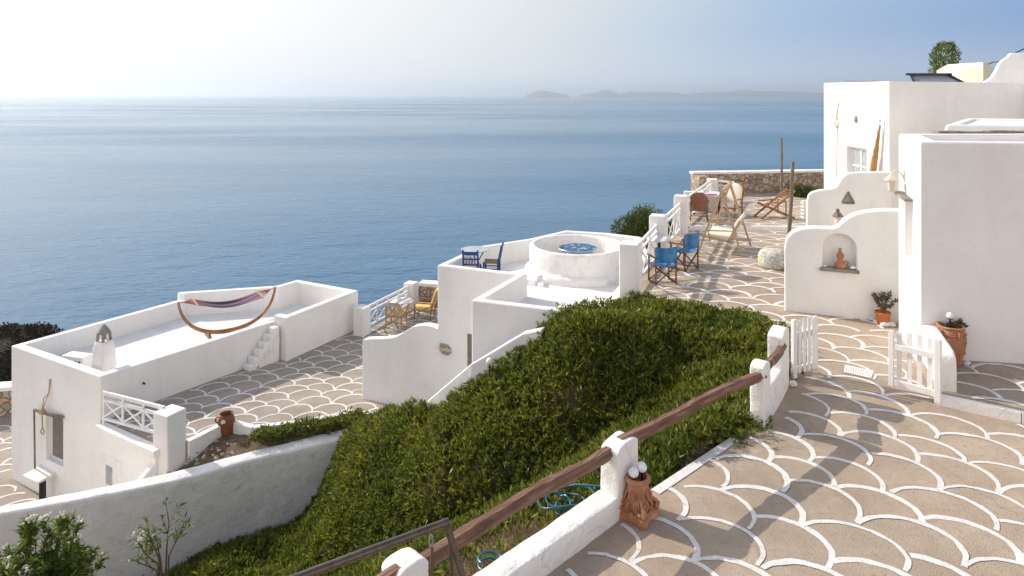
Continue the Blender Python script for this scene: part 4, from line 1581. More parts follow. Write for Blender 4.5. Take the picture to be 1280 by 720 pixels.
# stone wall of the lower terrace, behind the yellow chair
P_, Q_ = Vector((-3.55, 25.95, 0)), Vector((-0.6, 25.2, 0))
ls_ = thing('stone_wall', 'low rubble wall with white coping behind the yellow cushioned chair', 'wall', (-2, 25.5, LOW), world=True)
n_ = Vector((.245, .97, 0))
MB().prism([P_, Q_, Q_ + n_ * .4, P_ + n_ * .4], LOW - .3, LOW + .72).build('wall', RUBBLE, ls_, rough=(0.03, 2, 0.25))
MB().prism([P_ - n_ * .04, Q_ - n_ * .04, Q_ + n_ * .44, P_ + n_ * .44], LOW + .72, LOW + .84).build('coping', PLASTER_R, ls_, rough=(0.012, 2, 0.3))

# ================================================================== RAILINGS, GATES
def pillar(p, w, z0, z1, lab, group='square white railing pillars', ang=None):
    ang = math.atan2(U.y, U.x) if ang is None else ang
    c, s = math.cos(ang), math.sin(ang)
    q = [(p[0] + (x * c - y * s) * w / 2, p[1] + (x * s + y * c) * w / 2) for x, y in ((-1, -1), (1, -1), (1, 1), (-1, 1))]
    o = MB().prism(q, z0 - .25, z1).build('railing_pillar', PLASTER, org=(p[0], p[1], z0), bevel=0.03, seg=3)
    return tag(o, lab, 'pillar', group)


pA, pB, pC, pD = Vector((2.62, 15.12, 0)), Vector((3.98, 18.6, 0)), Vector((5.5, 22.2, 0)), Vector((8.3, 28.3, .12))
pillar(pA, .42, -.3, 1.22, 'nearest tall white pillar of the terrace railing, beside the round drum')
pillar(pB, .42, 0, 1.22, 'tall white railing pillar behind the blue canvas chairs')
pillar(pC, .42, 0, 1.22, 'tall white railing pillar beside the brown rattan chair')
pillar(pD, .42, .12, 1.0, 'small white railing pillar in front of the far stone wall')
qA, qB = Vector((-5.0, 22.78, 0)), Vector((-3.8, 25.7, 0))
pillar(qA, .42, LOW, -2.57, 'white railing pillar against the corner of the hammock-roof house')
pillar(qB, .42, LOW, -2.57, 'white railing pillar at the end of the low stone wall by the yellow chair')
qC = Vector((-7.83, 15.62, 0))
pillar(qC, .5, LOW - 1.6, -2.72, 'stout white pillar at the front corner of the lower terrace', ang=math.atan2(-.5, 1.0))


def balustrade(p, q, z, h, lab, n=3):
    p, q = Vector((p[0], p[1], 0)), Vector((q[0], q[1], 0))
    root = thing('balustrade', lab, 'railing', ((p.x + q.x) / 2, (p.y + q.y) / 2, z), group='white wooden cross-pattern railings', world=True)

    def at(t, zz):
        v = p + (q - p) * t
        return (v.x, v.y, z + zz)
    for hh, w_ in ((h, .075), (h - .17, .055), (.16, .055)):
        MB().bar(at(0, hh), at(1, hh), .06, w_).build('rail', WWOOD, root)
    lt = MB()
    for k in range(n + 1):
        t = min(max(k / n, .012), .988)
        lt.bar(at(t, .0 if k in (0, n) else .16), at(t, h - .03), .045, .045)
    for k in range(n):
        a, b = k / n, (k + 1) / n
        nrm = (q - p).normalized().cross(Vector((0, 0, 1))) * .012
        for (t0, t1, sg) in ((a, b, 1), (b, a, -1)):
            u, v = Vector(at(t0, .18)) + nrm * sg, Vector(at(t1, h - .19)) + nrm * sg
            lt.bar(u, v, .02, .045)
    lt.build('lattice', WWOOD, root)
    return root


balustrade(pA + Vd * .2, pB - Vd * .2, 0, .98, 'white cross-pattern railing beside the blue chairs and round drum', 3)
balustrade(pB + Vd * .2, pC - Vd * .2, 0, .98, 'white cross-pattern railing next to the rounded shrub behind the blue chairs', 3)
balustrade(pC + Vector((.32, 1, 0)) * .25, pD - Vector((.4, .9, 0)) * .2, .12, .85, 'white cross-pattern railing from the rattan chair to the far stone wall', 5)
balustrade(pD + Vector((.22, -.02, 0)), pD + Vector((.75, -.5, 0)), .12, .8, 'short white railing stub to the right of the small far pillar', 1)
balustrade(qA + Vd * .2, qB - Vd * .2, LOW, .82, 'white cross-pattern railing beside the bamboo chair over the sea', 4)
balustrade((C_.x + .16, C_.y - .14), (qC.x - .18, qC.y + .1), LOW, .78, 'white cross-pattern railing on the front edge of the lower terrace', 3)

# ---- foreground wall with posts and rails
POST0 = Vector((-.78, 5.33, 0))


def post(base, d, along, thick, z0, z1, lab):
    d = d.normalized()
    n_ = Vector((-d.y, d.x, 0))
    h = z1 - z0
    ol = [(0, z0), (along, z0), (along, z1 - .06)] + [(along / 2 + along / 2 * math.cos(t), z1 - .06 + .06 * math.sin(t)) for t in [PI * k / 8 for k in range(1, 8)]] + [(0, z1 - .06)]
    o = MB().vwall(base, base + d, thick, ol).build('railing_post', PLASTER_R, org=(base.x, base.y, 0), bevel=0.035, seg=3, rough=(0.009, 5, 0.09))
    return tag(o, lab, 'post', 'white plaster posts of the rustic railing')


dr = Vector((.66, .75, 0))
post(Vector((1.12, 7.2, 0)), Vector((.29, .34, 0)), .42, .22, -.35, .76, 'white plaster post beside the terracotta capital planter')
post(Vector((-.86, 5.15, 0)), Vector((.62, .6, 0)), .3, .24, -.35, .88, 'rounded white post top beside the metal handrail')
post(Vector((3.4, 9.2, 0)), Vector((.3, .4, 0)), .3, .2, -.35, .84, 'white plaster post joined to the short wall before the left gate')
post(Vector((4.02, 10.12, 0)), Vector((.6, .98, 0)), .5, .22, -.35, .94, 'tall white plaster post carrying the left gate')


def lowwall(P, Q, t, z1, lab, z0=-.4):
    L_ = math.hypot(Q[0] - P[0], Q[1] - P[1])
    o = MB().vwall(P, Q, t, [(0, z0), (L_, z0), (L_, z1), (0, z1)]).build('low_wall', PLASTER_R, org=(P[0], P[1], 0), bevel=0.04, seg=3, rough=(0.014, 3, 0.1))
    return tag(o, lab, 'wall')


lowwall((-.64, 5.4), (1.14, 7.22), .27, .23, 'low white kerb wall running to the post with the capital planter')
lowwall((3.57, 9.42), (4.06, 10.18), .17, .42, 'low white wall piece between the two posts next to the left gate')


def rail(pts, r, lab):
    c = sum(pts, Vector((0, 0, 0))) / len(pts)
    d = (pts[-1] - pts[0])
    L_ = d.length
    d.normalize()
    # local x runs along the rail so that the grain does too
    o = thing_mesh = None
    mb = MB()
    n = 22
    path = []
    for k in range(n + 1):
        t = k / n
        u = t * (len(pts) - 1)
        i = min(int(u), len(pts) - 2)
        p = pts[i].lerp(pts[i + 1], u - i) + Vector((0, 0, 0.03 * math.sin(PI * t * 2.3 + L_) * .5))
        path.append(p)
    rr_ = [r * (1 + .04 * math.sin(k * 1.3 + L_)) for k in range(n + 1)]
    mb.tube(path, rr_, 6)
    ang = math.atan2(d.y, d.x)
    rot = Matrix.Rotation(-ang, 3, 'Z')
    mb.v = [rot @ (v - c) for v in mb.v]
    o = mb.build('wooden_rail', RAILW, rough=(0.010, 7, 0.06))
    o.location = c
    o.rotation_euler = (0, 0, ang)
    return tag(o, lab, 'rail', 'weathered brown wooden rails between white posts')


rail([Vector((1.19, 7.46, .66)), Vector((.35, 6.6, .72)), Vector((-.72, 5.42, .78))], .07, 'weathered brown rail from the metal handrail up to the capital planter post')
rail([Vector((1.16, 7.42, .705)), Vector((2.35, 8.45, .70)), Vector((3.42, 9.32, .68))], .07, 'longest-looking weathered brown rail in front of the green bank')
rail([Vector((3.56, 9.48, .74)), Vector((4.08, 10.28, .70))], .066, 'short weathered brown rail ending at the gate post')
rail([Vector((-.86, 5.28, .79)), Vector((-1.8, 4.45, .72))], .07, 'weathered brown rail disappearing under the metal handrail')

# metal handrail
hr = thing('metal_handrail', 'brown metal tube handrail with a slanting double leg near the oleander side', 'handrail', (-.45, 4.9, 0), world=True)
p0 = D(561, 652, 5.0)
p1 = D(375, 721, 4.5)
p2 = p1 + (p1 - p0) * 1.2
MB().tube([p0, p2], .029, 14).build('rail', STEEL, hr, smooth=True)
a = D(558, 655, 5.0)
b = D(579, 722, 4.95)
MB().tube([a, a + (b - a) * 3.2], .026, 14).build('leg', STEEL, hr, smooth=True)
a2 = D(561, 662, 5.03)
b2 = D(566, 722, 5.03)
MB().tube([a2, a2 + (b2 - a2) * 3.2], .016, 10).build('leg', STEEL, hr, smooth=True)
lk = D(540, 690, 5.02)
MB().tube([D(540, 684, 5.02), D(540, 724, 5.02), D(540, 724, 5.02) - Vector((0, 0, .7))], .012, 8).build('rod', STEEL, hr)
MB().tube([D(538, 668, 5.02), D(541, 672, 5.02), D(541, 680, 5.02), D(537, 684, 5.02), D(536, 676, 5.02)], .008, 6, closed=True).build('hook', CHROME, hr, smooth=True)


# gates
def gate(name, P, Q, z, lab, diag):
    P, Q = Vector((P[0], P[1], 0)), Vector((Q[0], Q[1], 0))
    L_ = (Q - P).length
    root = thing(name, lab, 'gate', (P.x, P.y, z), math.atan2(Q.y - P.y, Q.x - P.x), group='white slatted gates')
    MB().box(0, -.03, .0, .085, .03, .92).build('stile', WWOOD, root, bevel=.006)
    MB().box(L_ - .07, -.025, .06, L_, .025, .9).build('stile', WWOOD, root, bevel=.006)
    MB().box(.085, -.02, .08, L_ - .07, .02, .17).build('rail', WWOOD, root, bevel=.005)
    MB().box(.085, -.02, .62, L_ - .07, .02, .71).build('rail', WWOOD, root, bevel=.005)
    n = 4
    for k in range(n):
        x = .085 + (L_ - .155) * (k + .5) / n
        MB().add([(x - .034, -.038, .07), (x + .034, -.038, .07), (x + .034, -.022, .07), (x - .034, -.022, .07),
                  (x - .034, -.038, .90 + .02 * math.sin(k * 1.2)), (x + .034, -.038, .90 + .02 * math.sin(k * 1.2)), (x + .034, -.022, .90 + .02 * math.sin(k * 1.2)), (x - .034, -.022, .90 + .02 * math.sin(k * 1.2))],
                 [(3, 2, 1, 0), (4, 5, 6, 7), (0, 1, 5, 4), (1, 2, 6, 5), (2, 3, 7, 6), (3, 0, 4, 7)]).build('slat', WWOOD, root, bevel=.004)
    return root


gate('gate', (4.41, 10.74), (4.92, 11.02), .03, 'white slatted gate standing open against the brown railing end', 1)
gate('gate', (6.2, 9.86), (5.72, 10.36), .03, 'white slatted gate beside the raised patio and urn', 0)
o = MB().sphere(G(991, 479.5, .05), .06, 12, (1, .9, .8), .4).build('stone', PEBBLE, org=G(991, 479.5, 0), smooth=True)
tag(o, 'white stone wedged under the open left gate', 'stone')
q = [G(1056, 457.5), G(1092, 465), G(1089, 474), G(1055, 466.5)]
dg_ = thing('doormat', 'white pierced mat lying on the paving between the gates', 'mat', (q[0] + q[2]) / 2, 0, world=True)
MB().prism([(p.x, p.y) for p in q], .008, .022).build('mat', MARBLE, dg_)
hb = MB()
for i in range(1, 12):
    for j in range(1, 7):
        p = (q[0].lerp(q[1], i / 12)).lerp(q[3].lerp(q[2], i / 12), j / 7)
        hb.lathe([(.009, 0), (.009, .0015)], 6, (p.x, p.y, .022))
stuff(hb.build('hole', SHUT, dg_))

# ================================================================== FURNITURE
def director_chair(loc, rz, lab):
    r = thing('director_chair', lab, 'chair', loc, rz, group='folding chairs with blue canvas')
    for s_ in (-1, 1):
        x = .26 * s_
        MB().bar((x, -.2, 0), (x, -.2, .88), .03, .03, up=(0, 1, 0)).bar((x, .2, 0), (x, .2, .62), .03, .03, up=(0, 1, 0)).bar((x, -.23, .02), (x, .23, .02), .032, .03).build('side_frame', CHAIRW, r)
        MB().bar((x, -.24, .635), (x, .26, .635), .055, .022).build('armrest', CHAIRW, r)
        MB().bar((x * .95, -.22, .44), (x * .95, .22, .44), .03, .03).build('seat_rail', CHAIRW, r)
    for y in (-.2, .2):
        MB().bar((-.25, y - .016, .04), (.25, y - .016, .43), .022, .03, up=(0, 1, 0)).bar((.25, y + .016, .04), (-.25, y + .016, .43), .022, .03, up=(0, 1, 0)).build('leg', CHAIRW, r)

    def sheet(name, f, nx, ny):
        vs = [f(i / nx, j / ny, sd) for sd in (0, 1) for j in range(ny + 1) for i in range(nx + 1)]
        m = (nx + 1) * (ny + 1)
        fs = []
        for j in range(ny):
            for i in range(nx):
                a = j * (nx + 1) + i
                fs += [(a, a + 1, a + nx + 2, a + nx + 1), (m + a, m + a + nx + 1, m + a + nx + 2, m + a + 1)]
        for i in range(nx):
            for a in (i, ny * (nx + 1) + i):
                fs.append((a, a + 1, m + a + 1, m + a))
        for j in range(ny):
            for a in (j * (nx + 1), j * (nx + 1) + nx):
                fs.append((a, a + nx + 1, m + a + nx + 1, m + a))
        MB().add(vs, fs).build(name, BLUEF, r, smooth=True)
    sheet('seat', lambda a, b, sd: (-.27 + .54 * a, -.21 + .42 * b, .465 - .04 * math.sin(PI * a) - .006 * sd), 8, 4)
    sheet('backrest', lambda a, b, sd: (-.275 + .55 * a, -.2 - .05 * math.sin(PI * a) - .008 * sd - .018, .53 + .37 * b - .02 * math.sin(PI * a) * b), 8, 4)
    return r


director_chair((3.6, 16.35, 0), math.radians(12), 'blue canvas folding chair with its back to the viewer in front of the white table')
c2_ = director_chair((4.45, 17.62, 0), math.radians(40), 'blue canvas folding chair turned sideways, to the right of the small white table')
c2_.scale = (1.07, 1.07, 1.07)

tb = thing('side_table', 'small round white table between the two blue canvas chairs', 'table', (3.86, 17.9, 0))
MB().lathe([(.29, .68), (.32, .69), (.32, .715), (.30, .725), (0, .725)], 32).build('tabletop', MARBLE, tb, smooth=True)
MB().lathe([(.045, .02), (.035, .68)], 12).build('pedestal', BLACK, tb, smooth=True)
for k in range(3):
    a = k * 2 * PI / 3 + .4
    MB().bar((0, 0, .08), (.26 * math.cos(a), .26 * math.sin(a), .015), .045, .03).build('leg', BLACK, tb)

# garden swing
s1, s2, s3, s4 = G(872.5, 316), G(928, 321.5), G(886.5, 302), G(938.5, 307.5)
a1, a2 = D(901.5, 239.5, 19.1), D(913, 229, 20.6)
sw = thing('garden_swing', 'wooden A-frame garden swing with cream cushions on the terrace', 'swing', (6.2, 19.85, 0), world=True)
for p, a in ((s1, a1), (s2, a1), (s3, a2), (s4, a2)):
    MB().bar(p, a + (a - p).normalized() * .07, .038, .048).build('leg', PALEW, sw)
bd = (a2 - a1).normalized()
MB().bar(a1 - bd * .08, a2 + bd * .08, .06, .08).build('top_beam', PALEW, sw)
for p, q, a in ((s1, s2, a1), (s3, s4, a2)):
    MB().bar(p.lerp(a, .52), q.lerp(a, .52), .035, .05).build('crossbar', PALEW, sw)
mid = (a1 + a2) / 2
bx = bd.copy()
bx.z = 0
bx.normalize()
out_ = Vector((-bx.y, bx.x, 0))            # towards the sea
seatc = Vector((mid.x, mid.y, 0)) + out_ * .05


def swp(a, o, z):
    p = seatc + bx * a + out_ * o
    return Vector((p.x, p.y, z))


hw_ = .62
fr = MB()
for a in (-hw_, hw_):
    fr.bar(swp(a, .36, .42), swp(a, -.26, .36), .04, .05)
    fr.bar(swp(a, -.2, .34), swp(a, -.52, .92), .04, .05)
    fr.bar(swp(a, .36, .62), swp(a, -.4, .66), .04, .03)
    fr.bar(swp(a, .34, .42), swp(a, .34, .62), .035, .035)
fr.bar(swp(-hw_, .36, .42), swp(hw_, .36, .42), .04, .05)
fr.bar(swp(-hw_, -.26, .36), swp(hw_, -.26, .36), .04, .05)
fr.bar(swp(-hw_, -.52, .92), swp(hw_, -.52, .92), .04, .05)
fr.build('seat_frame', PALEW, sw)
for a in (-hw_ - .02, hw_ + .02):
    for o_, z_ in ((.3, .62), (-.4, .66)):
        MB().tube([swp(a, o_, z_), a1.lerp(a2, .12 if a < 0 else .88)], .012, 6).build('rope', ROPE, sw)
cs = MB()
cs.add([swp(-hw_ + .03, .4, .45), swp(hw_ - .03, .4, .45), swp(hw_ - .03, -.24, .385), swp(-hw_ + .03, -.24, .385), swp(-hw_ + .03, .42, .55), swp(hw_ - .03, .42, .55), swp(hw_ - .03, -.22, .5), swp(-hw_ + .03, -.22, .5)],
       [(3, 2, 1, 0), (4, 5, 6, 7), (0, 1, 5, 4), (1, 2, 6, 5), (2, 3, 7, 6), (3, 0, 4, 7)])
cs.build('seat_cushion', CUSHW, sw, bevel=.045, seg=4, smooth=True)
cs = MB()
cs.add([swp(-hw_ + .03, -.19, .46), swp(hw_ - .03, -.19, .46), swp(hw_ - .03, -.3, .42), swp(-hw_ + .03, -.3, .42), swp(-hw_ + .03, -.45, 1.0), swp(hw_ - .03, -.45, 1.0), swp(hw_ - .03, -.55, .97), swp(-hw_ + .03, -.55, .97)],
       [(3, 2, 1, 0), (4, 5, 6, 7), (0, 1, 5, 4), (1, 2, 6, 5), (2, 3, 7, 6), (3, 0, 4, 7)])
cs.build('back_cushion', CUSHW, sw, bevel=.045, seg=4, smooth=True)


# rattan armchairs: local +y is the way the sitter faces
def curved_back(r, m, w, z0, z1, dep, lean, arch, thick=.035):
    n, k = 12, 8
    vs = []
    for sd in (0, 1):
        for j in range(k + 1):
            t = j / k
            for i in range(n + 1):
                a = -1 + 2 * i / n
                z = z0 + (z1 - z0) * t * (1 - arch * abs(a) ** 3 * t)
                y = -dep + .12 * a * a - lean * t - thick * sd
                vs.append((w / 2 * a * (1 - .08 * t), y, z))
    mm = (n + 1) * (k + 1)
    fs = []
    for j in range(k):
        for i in range(n):
            a = j * (n + 1) + i
            fs += [(a, a + 1, a + n + 2, a + n + 1), (mm + a, mm + a + n + 1, mm + a + n + 2, mm + a + 1)]
    for i in range(n):
        for a in (i, k * (n + 1) + i):
            fs.append((a, a + 1, mm + a + 1, mm + a))
    for j in range(k):
        for a in (j * (n + 1), j * (n + 1) + n):
            fs.append((a, a + n + 1, mm + a + n + 1, mm + a))
    return MB().add(vs, fs).build('backrest', m, r, smooth=True)


def rattan_chair(loc, rz, lab):
    r = thing('rattan_armchair', lab, 'chair', loc, rz)
    curved_back(r, RATTAN, .64, .34, 1.0, .27, .1, .3)
    MB().box(-.29, -.27, .34, .29, .3, .42).build('seat', RATTAN, r, bevel=.03, seg=3)
    for s_ in (-1, 1):
        MB().tube([(.3 * s_, -.2, .68), (.34 * s_, 0, .66), (.34 * s_, .25, .64), (.31 * s_, .32, .55), (.29 * s_, .3, .38)], .03, 8).build('armrest', RATTAN, r, smooth=True)
        for y in (-.24, .26):
            MB().tube([(.27 * s_, y, .36), (.285 * s_, y * 1.1, 0)], .022, 8).build('leg', CHAIRW, r)
    MB().bar((-.27, .27, .16), (.27, .27, .16), .025).bar((-.27, -.25, .16), (.27, -.25, .16), .025).build('stretcher', CHAIRW, r)
    return r


c_ = G(876, 276, .12)
rattan_chair((c_.x, c_.y + .25, .12), math.radians(-14), 'brown rattan armchair with rounded solid back beside the railing pillar')

wt = thing('table', 'white table with pink cloth in front of the brown rattan armchair', 'table', (7.15, 25.0, .12), math.radians(-20))
MB().box(-.5, -.35, .69, .5, .35, .74).build('tabletop', WWOOD, wt, bevel=.01)
for x in (-.43, .43):
    for y in (-.28, .28):
        MB().bar((x, y, 0), (x, y, .69), .05).build('leg', BLACK, wt)
p = D(889, 247, 24.75)
pk = MB().prism([(p.x - .2, p.y - .12), (p.x + .2, p.y - .16), (p.x + .22, p.y + .12), (p.x - .18, p.y + .14)], .864, .885).build('folded_cloth', PINK, org=(p.x, p.y, .864), bevel=.008)
tag(pk, 'folded bright pink cloth lying on the white table', 'cloth')
lw_ = MB().box(-.45, -.12, -.1, .9, .12, .72)
rotm = Matrix.Rotation(math.radians(-12), 3, 'Z')
lw_.v = [rotm @ v + Vector((6.95, 25.75, .12)) for v in lw_.v]
o = lw_.build('low_wall', PLASTER, org=(6.95, 25.75, .12), bevel=.03, seg=3)
tag(o, 'low white wall behind the brown rattan chair and white table', 'wall')

# cushioned lounge chair behind the swing
c_ = G(914, 270, .12)
lc = thing('cushioned_armchair', 'wooden armchair with a tall rounded cream cushion seen behind the swing', 'chair', (c_.x, c_.y + .1, .12), math.radians(138))
for s_ in (-1, 1):
    for y, z in ((-.3, .62), (.3, .6)):
        MB().bar((.31 * s_, y, 0), (.31 * s_, y, z), .04, .04, up=(0, 1, 0)).build('leg', TEAK, lc)
    MB().bar((.31 * s_, -.36, .61), (.31 * s_, .36, .61), .06, .03).build('armrest', TEAK, lc)
MB().bar((-.31, .3, .3), (.31, .3, .3), .04).bar((-.31, -.3, .3), (.31, -.3, .3), .04).bar((-.31, -.3, .3), (-.31, .3, .3), .04).bar((.31, -.3, .3), (.31, .3, .3), .04).bar((-.28, -.32, .4), (-.28, -.55, 1.0), .035).bar((.28, -.32, .4), (.28, -.55, 1.0), .035).build('frame', TEAK, lc)
MB().box(-.28, -.28, .33, .28, .32, .45).build('seat_cushion', CUSHW, lc, bevel=.04, seg=4, smooth=True)
bk = MB().vwall((-.28, 0), (.28, 0), .12, [(0, 0), (.56, 0), (.56, .5)] + [(.28 + .28 * math.cos(t), .5 + .24 * math.sin(t)) for t in [PI * k / 10 for k in range(1, 10)]] + [(0, .5)])
bk.v = [Vector((v.x, -.3 + v.y - v.z * .3, .44 + v.z * .92)) for v in bk.v]
bk.build('back_cushion', CUSHW, lc, bevel=.04, seg=3, smooth=True)

# deck chair
c0 = G(970, 273, .12)
dc = thing('deck_chair', 'reddish wooden slatted folding deck chair by the far pole', 'chair', (c0.x, c0.y + .15, .12), math.radians(96))
# local: +y foot end (to the left in the photo), back leans towards -y
for s_ in (-1, 1):
    x = .28 * s_
    MB().bar((x, .62, .02), (x, -.62, .98), .045, .06).build('back_rail', TEAK, dc)
    MB().bar((x * .9, -.6, .02), (x * .9, .5, .5), .045, .06).build('leg', TEAK, dc)
    MB().bar((x * 1.08, .45, .56), (x * 1.08, -.3, .62), .06, .03).build('armrest', TEAK, dc)
    MB().bar((x * 1.05, -.28, .1), (x * 1.05, -.28, .62), .04, .04, up=(0, 1, 0)).build('strut', TEAK, dc)
for k in range(9):
    t = .42 + .065 * k
    p, q = Vector((-.28, .62, .06)).lerp(Vector((-.28, -.62, 1.02)), t), Vector((.28, .62, .06)).lerp(Vector((.28, -.62, 1.02)), t)
    MB().bar(p, q, .055, .016).build('slat', TEAK, dc)
for k in range(6):
    t = .5 + .09 * k
    p, q = Vector((-.26, -.6, .05)).lerp(Vector((-.26, .5, .53)), t), Vector((.26, -.6, .05)).lerp(Vector((.26, .5, .53)), t)
    MB().bar(p, q, .06, .016).build('slat', TEAK, dc)
MB().bar((-.28, -.6, .03), (.28, -.6, .03), .04).bar((-.28, .6, .05), (.28, .6, .05), .04).build('crossbar', TEAK, dc)

# poles
b_, t_ = G(977, 247.5, .12), None
for (bx_, by_, tx_, ty_, z_, r_, lab) in ((976.5, 247.5, 977, 172.5, .12, .055, 'thin grey wooden pole standing before the far stone wall'),
                                     (985.5, 303, 991, 202, 0, .06, 'grey wooden pole leaning slightly, next to the wavy white walls')):
    p = G(bx_, by_, z_)
    q = D(tx_, ty_, p.y)
    o = MB().tube([p - Vector((0, 0, .1)), p.lerp(q, .5) + Vector((.012, 0, 0)), q], [r_, r_ * .95, r_ * .9], 9).build('wooden_pole', GREYW, org=p, rough=(.008, 4, .12))
    tag(o, lab, 'pole', 'grey wooden poles on the terrace')

# pouf
c_ = G(974, 338)
pf = MB().lathe([(.33, 0), (.38, .05), (.40, .18), (.385, .33), (.33, .42), (.18, .455), (0, .46)], 28)
pf.v = [v + Vector((c_.x, c_.y + .35, 0)) for v in pf.v]
o = pf.build('pouf', PAISLEY, org=(c_.x, c_.y + .35, 0), smooth=True)
tag(o, 'round floor pouf with multicoloured swirl pattern beside the arched-niche wall', 'pouf')

# ---- lower terrace seats
c_ = G(494, 409, LOW)
bc = thing('bamboo_armchair', 'bamboo armchair with slatted back turned to the viewer near the sea railing', 'chair', (c_.x, c_.y + .2, LOW), math.radians(-8))
for s_ in (-1, 1):
    MB().tube([(.27 * s_, -.3, 0), (.28 * s_, -.27, .5), (.26 * s_, -.34, .78), (.17 * s_, -.36, .86)], .024, 8).build('leg', BAMBOO, bc, smooth=True)
    MB().tube([(.28 * s_, .3, 0), (.28 * s_, .28, .56), (.3 * s_, .05, .6), (.29 * s_, -.28, .6)], .024, 8).build('armrest', BAMBOO, bc, smooth=True)
bk = MB().tube([(-.17, -.36, .86), (.17, -.36, .86)], .024, 8).tube([(-.27, -.28, .42), (.27, -.28, .42)], .02, 8).tube([(-.27, -.31, .62), (.27, -.31, .62)], .016, 8)
for k in range(7):
    x = -.2 + .4 * k / 6
    bk.tube([(x * 1.15, -.28, .4), (x, -.355, .85)], .011, 6)
bk.build('backrest', BAMBOO, bc, smooth=True)
MB().box(-.26, -.28, .34, .26, .28, .42).build('seat', BAMBOO, bc, bevel=.03, seg=3, smooth=True)
MB().bar((-.27, -.28, .2), (.27, -.28, .2), .025).bar((-.27, .28, .2), (.27, .28, .2), .025).build('stretcher', BAMBOO, bc)

c_ = G(531, 398, LOW)
yc = thing('rattan_armchair', 'armchair with yellow seat and back cushions facing the sea railing', 'chair', (c_.x, c_.y + .1, LOW), math.radians(82))
for s_ in (-1, 1):
    x = .29 * s_
    MB().tube([(x, .32, 0), (x, .3, .55), (x, .2, .6), (x, -.3, .58)], .024, 8).build('armrest', RATTAN, yc, smooth=True)
    MB().tube([(x, -.25, 0), (x, -.32, .45), (x * .95, -.52, 1.0)], .024, 8).build('leg', RATTAN, yc, smooth=True)
    MB().bar((x, .3, .2), (x, -.3, .5), .025).build('brace', RATTAN, yc)
MB().box(-.27, -.3, .34, .27, .34, .47).build('seat_cushion', CUSHY, yc, bevel=.04, seg=4, smooth=True)
bk = MB().box(-.27, -.06, 0, .27, .06, .62)
bk.v = [Vector((v.x, v.y - .28 - v.z * .33, .45 + v.z)) for v in bk.v]
bk.build('back_cushion', CUSHY, yc, bevel=.04, seg=4, smooth=True)

c_ = G(502, 394, LOW)
gt = thing('round_table', 'low round white table behind the bamboo armchair', 'table', (c_.x, c_.y, LOW))
MB().lathe([(.4, .5), (.42, .51), (.42, .535), (0, .54)], 32).build('tabletop', MARBLE, gt, smooth=True)
for k in range(3):
    a = k * 2 * PI / 3
    MB().tube([(.3 * math.cos(a), .3 * math.sin(a), .5), (.2 * math.cos(a), .2 * math.sin(a), .25), (.33 * math.cos(a), .33 * math.sin(a), 0)], .02, 6).build('leg', BAMBOO, gt)


# ---- blue chairs on the roof: +y is the way the sitter faces
def taverna_chair(loc, rz, lab):
    r = thing('ladder_back_chair', lab, 'chair', loc, rz, group='blue painted chairs with rush seats')
    for s_ in (-1, 1):
        MB().bar((.2 * s_, -.2, 0), (.2 * s_, -.2, .45), .045, .045, up=(0, 1, 0)).bar((.2 * s_, -.2, .45), (.2 * s_, -.3, .95), .045, .045, up=(0, 1, 0)).build('leg', BLUEP, r)
        MB().bar((.2 * s_, .2, 0), (.2 * s_, .2, .47), .045, .045, up=(0, 1, 0)).build('leg', BLUEP, r)
    MB().bar((-.2, -.285, .86), (.2, -.285, .86), .025, .09).bar((-.2, -.25, .7), (.2, -.25, .7), .022, .04).bar((-.2, -.215, .54), (.2, -.215, .54), .022, .04).build('backrest', BLUEP, r)
    sp = MB()
    for k in range(4):
        x = -.12 + .08 * k
        sp.bar((x, -.217, .54), (x, -.25, .7), .02)
    sp.build('spindle', BLUEP, r)
    st = MB()
    for z in (.15, .28):
        st.bar((-.2, -.2, z), (-.2, .2, z), .025).bar((.2, -.2, z), (.2, .2, z), .025)
    st.bar((-.2, .2, .2), (.2, .2, .2), .025).bar((-.2, -.2, .2), (.2, -.2, .2), .025).build('stretcher', BLUEP, r)
    MB().box(-.2, -.19, .43, .2, .2, .475).build('seat', RUSH, r, bevel=.015)
    r.scale = (.93, .93, .93)
    return r


taverna_chair((-.53, 17.9, -.3), math.radians(84), 'blue ladder-back chair in profile on the white roof terrace')
taverna_chair((-1.02, 17.42, -.3), math.radians(-6), 'blue ladder-back chair with its back to the viewer at the glass table')
gt = thing('glass_table', 'small round glass-topped table behind the blue roof chairs', 'table', (-.98, 18.15, -.3))
MB().lathe([(.36, .66), (.38, .67), (.38, .685), (0, .69)], 32).build('tabletop', GLASSD, gt, smooth=True)
for k in range(3):
    a = k * 2 * PI / 3 + .5
    MB().tube([(.3 * math.cos(a), .3 * math.sin(a), .66), (.08 * math.cos(a), .08 * math.sin(a), .35), (.3 * math.cos(a), .3 * math.sin(a), 0)], .016, 6).build('leg', BLUEP, gt)

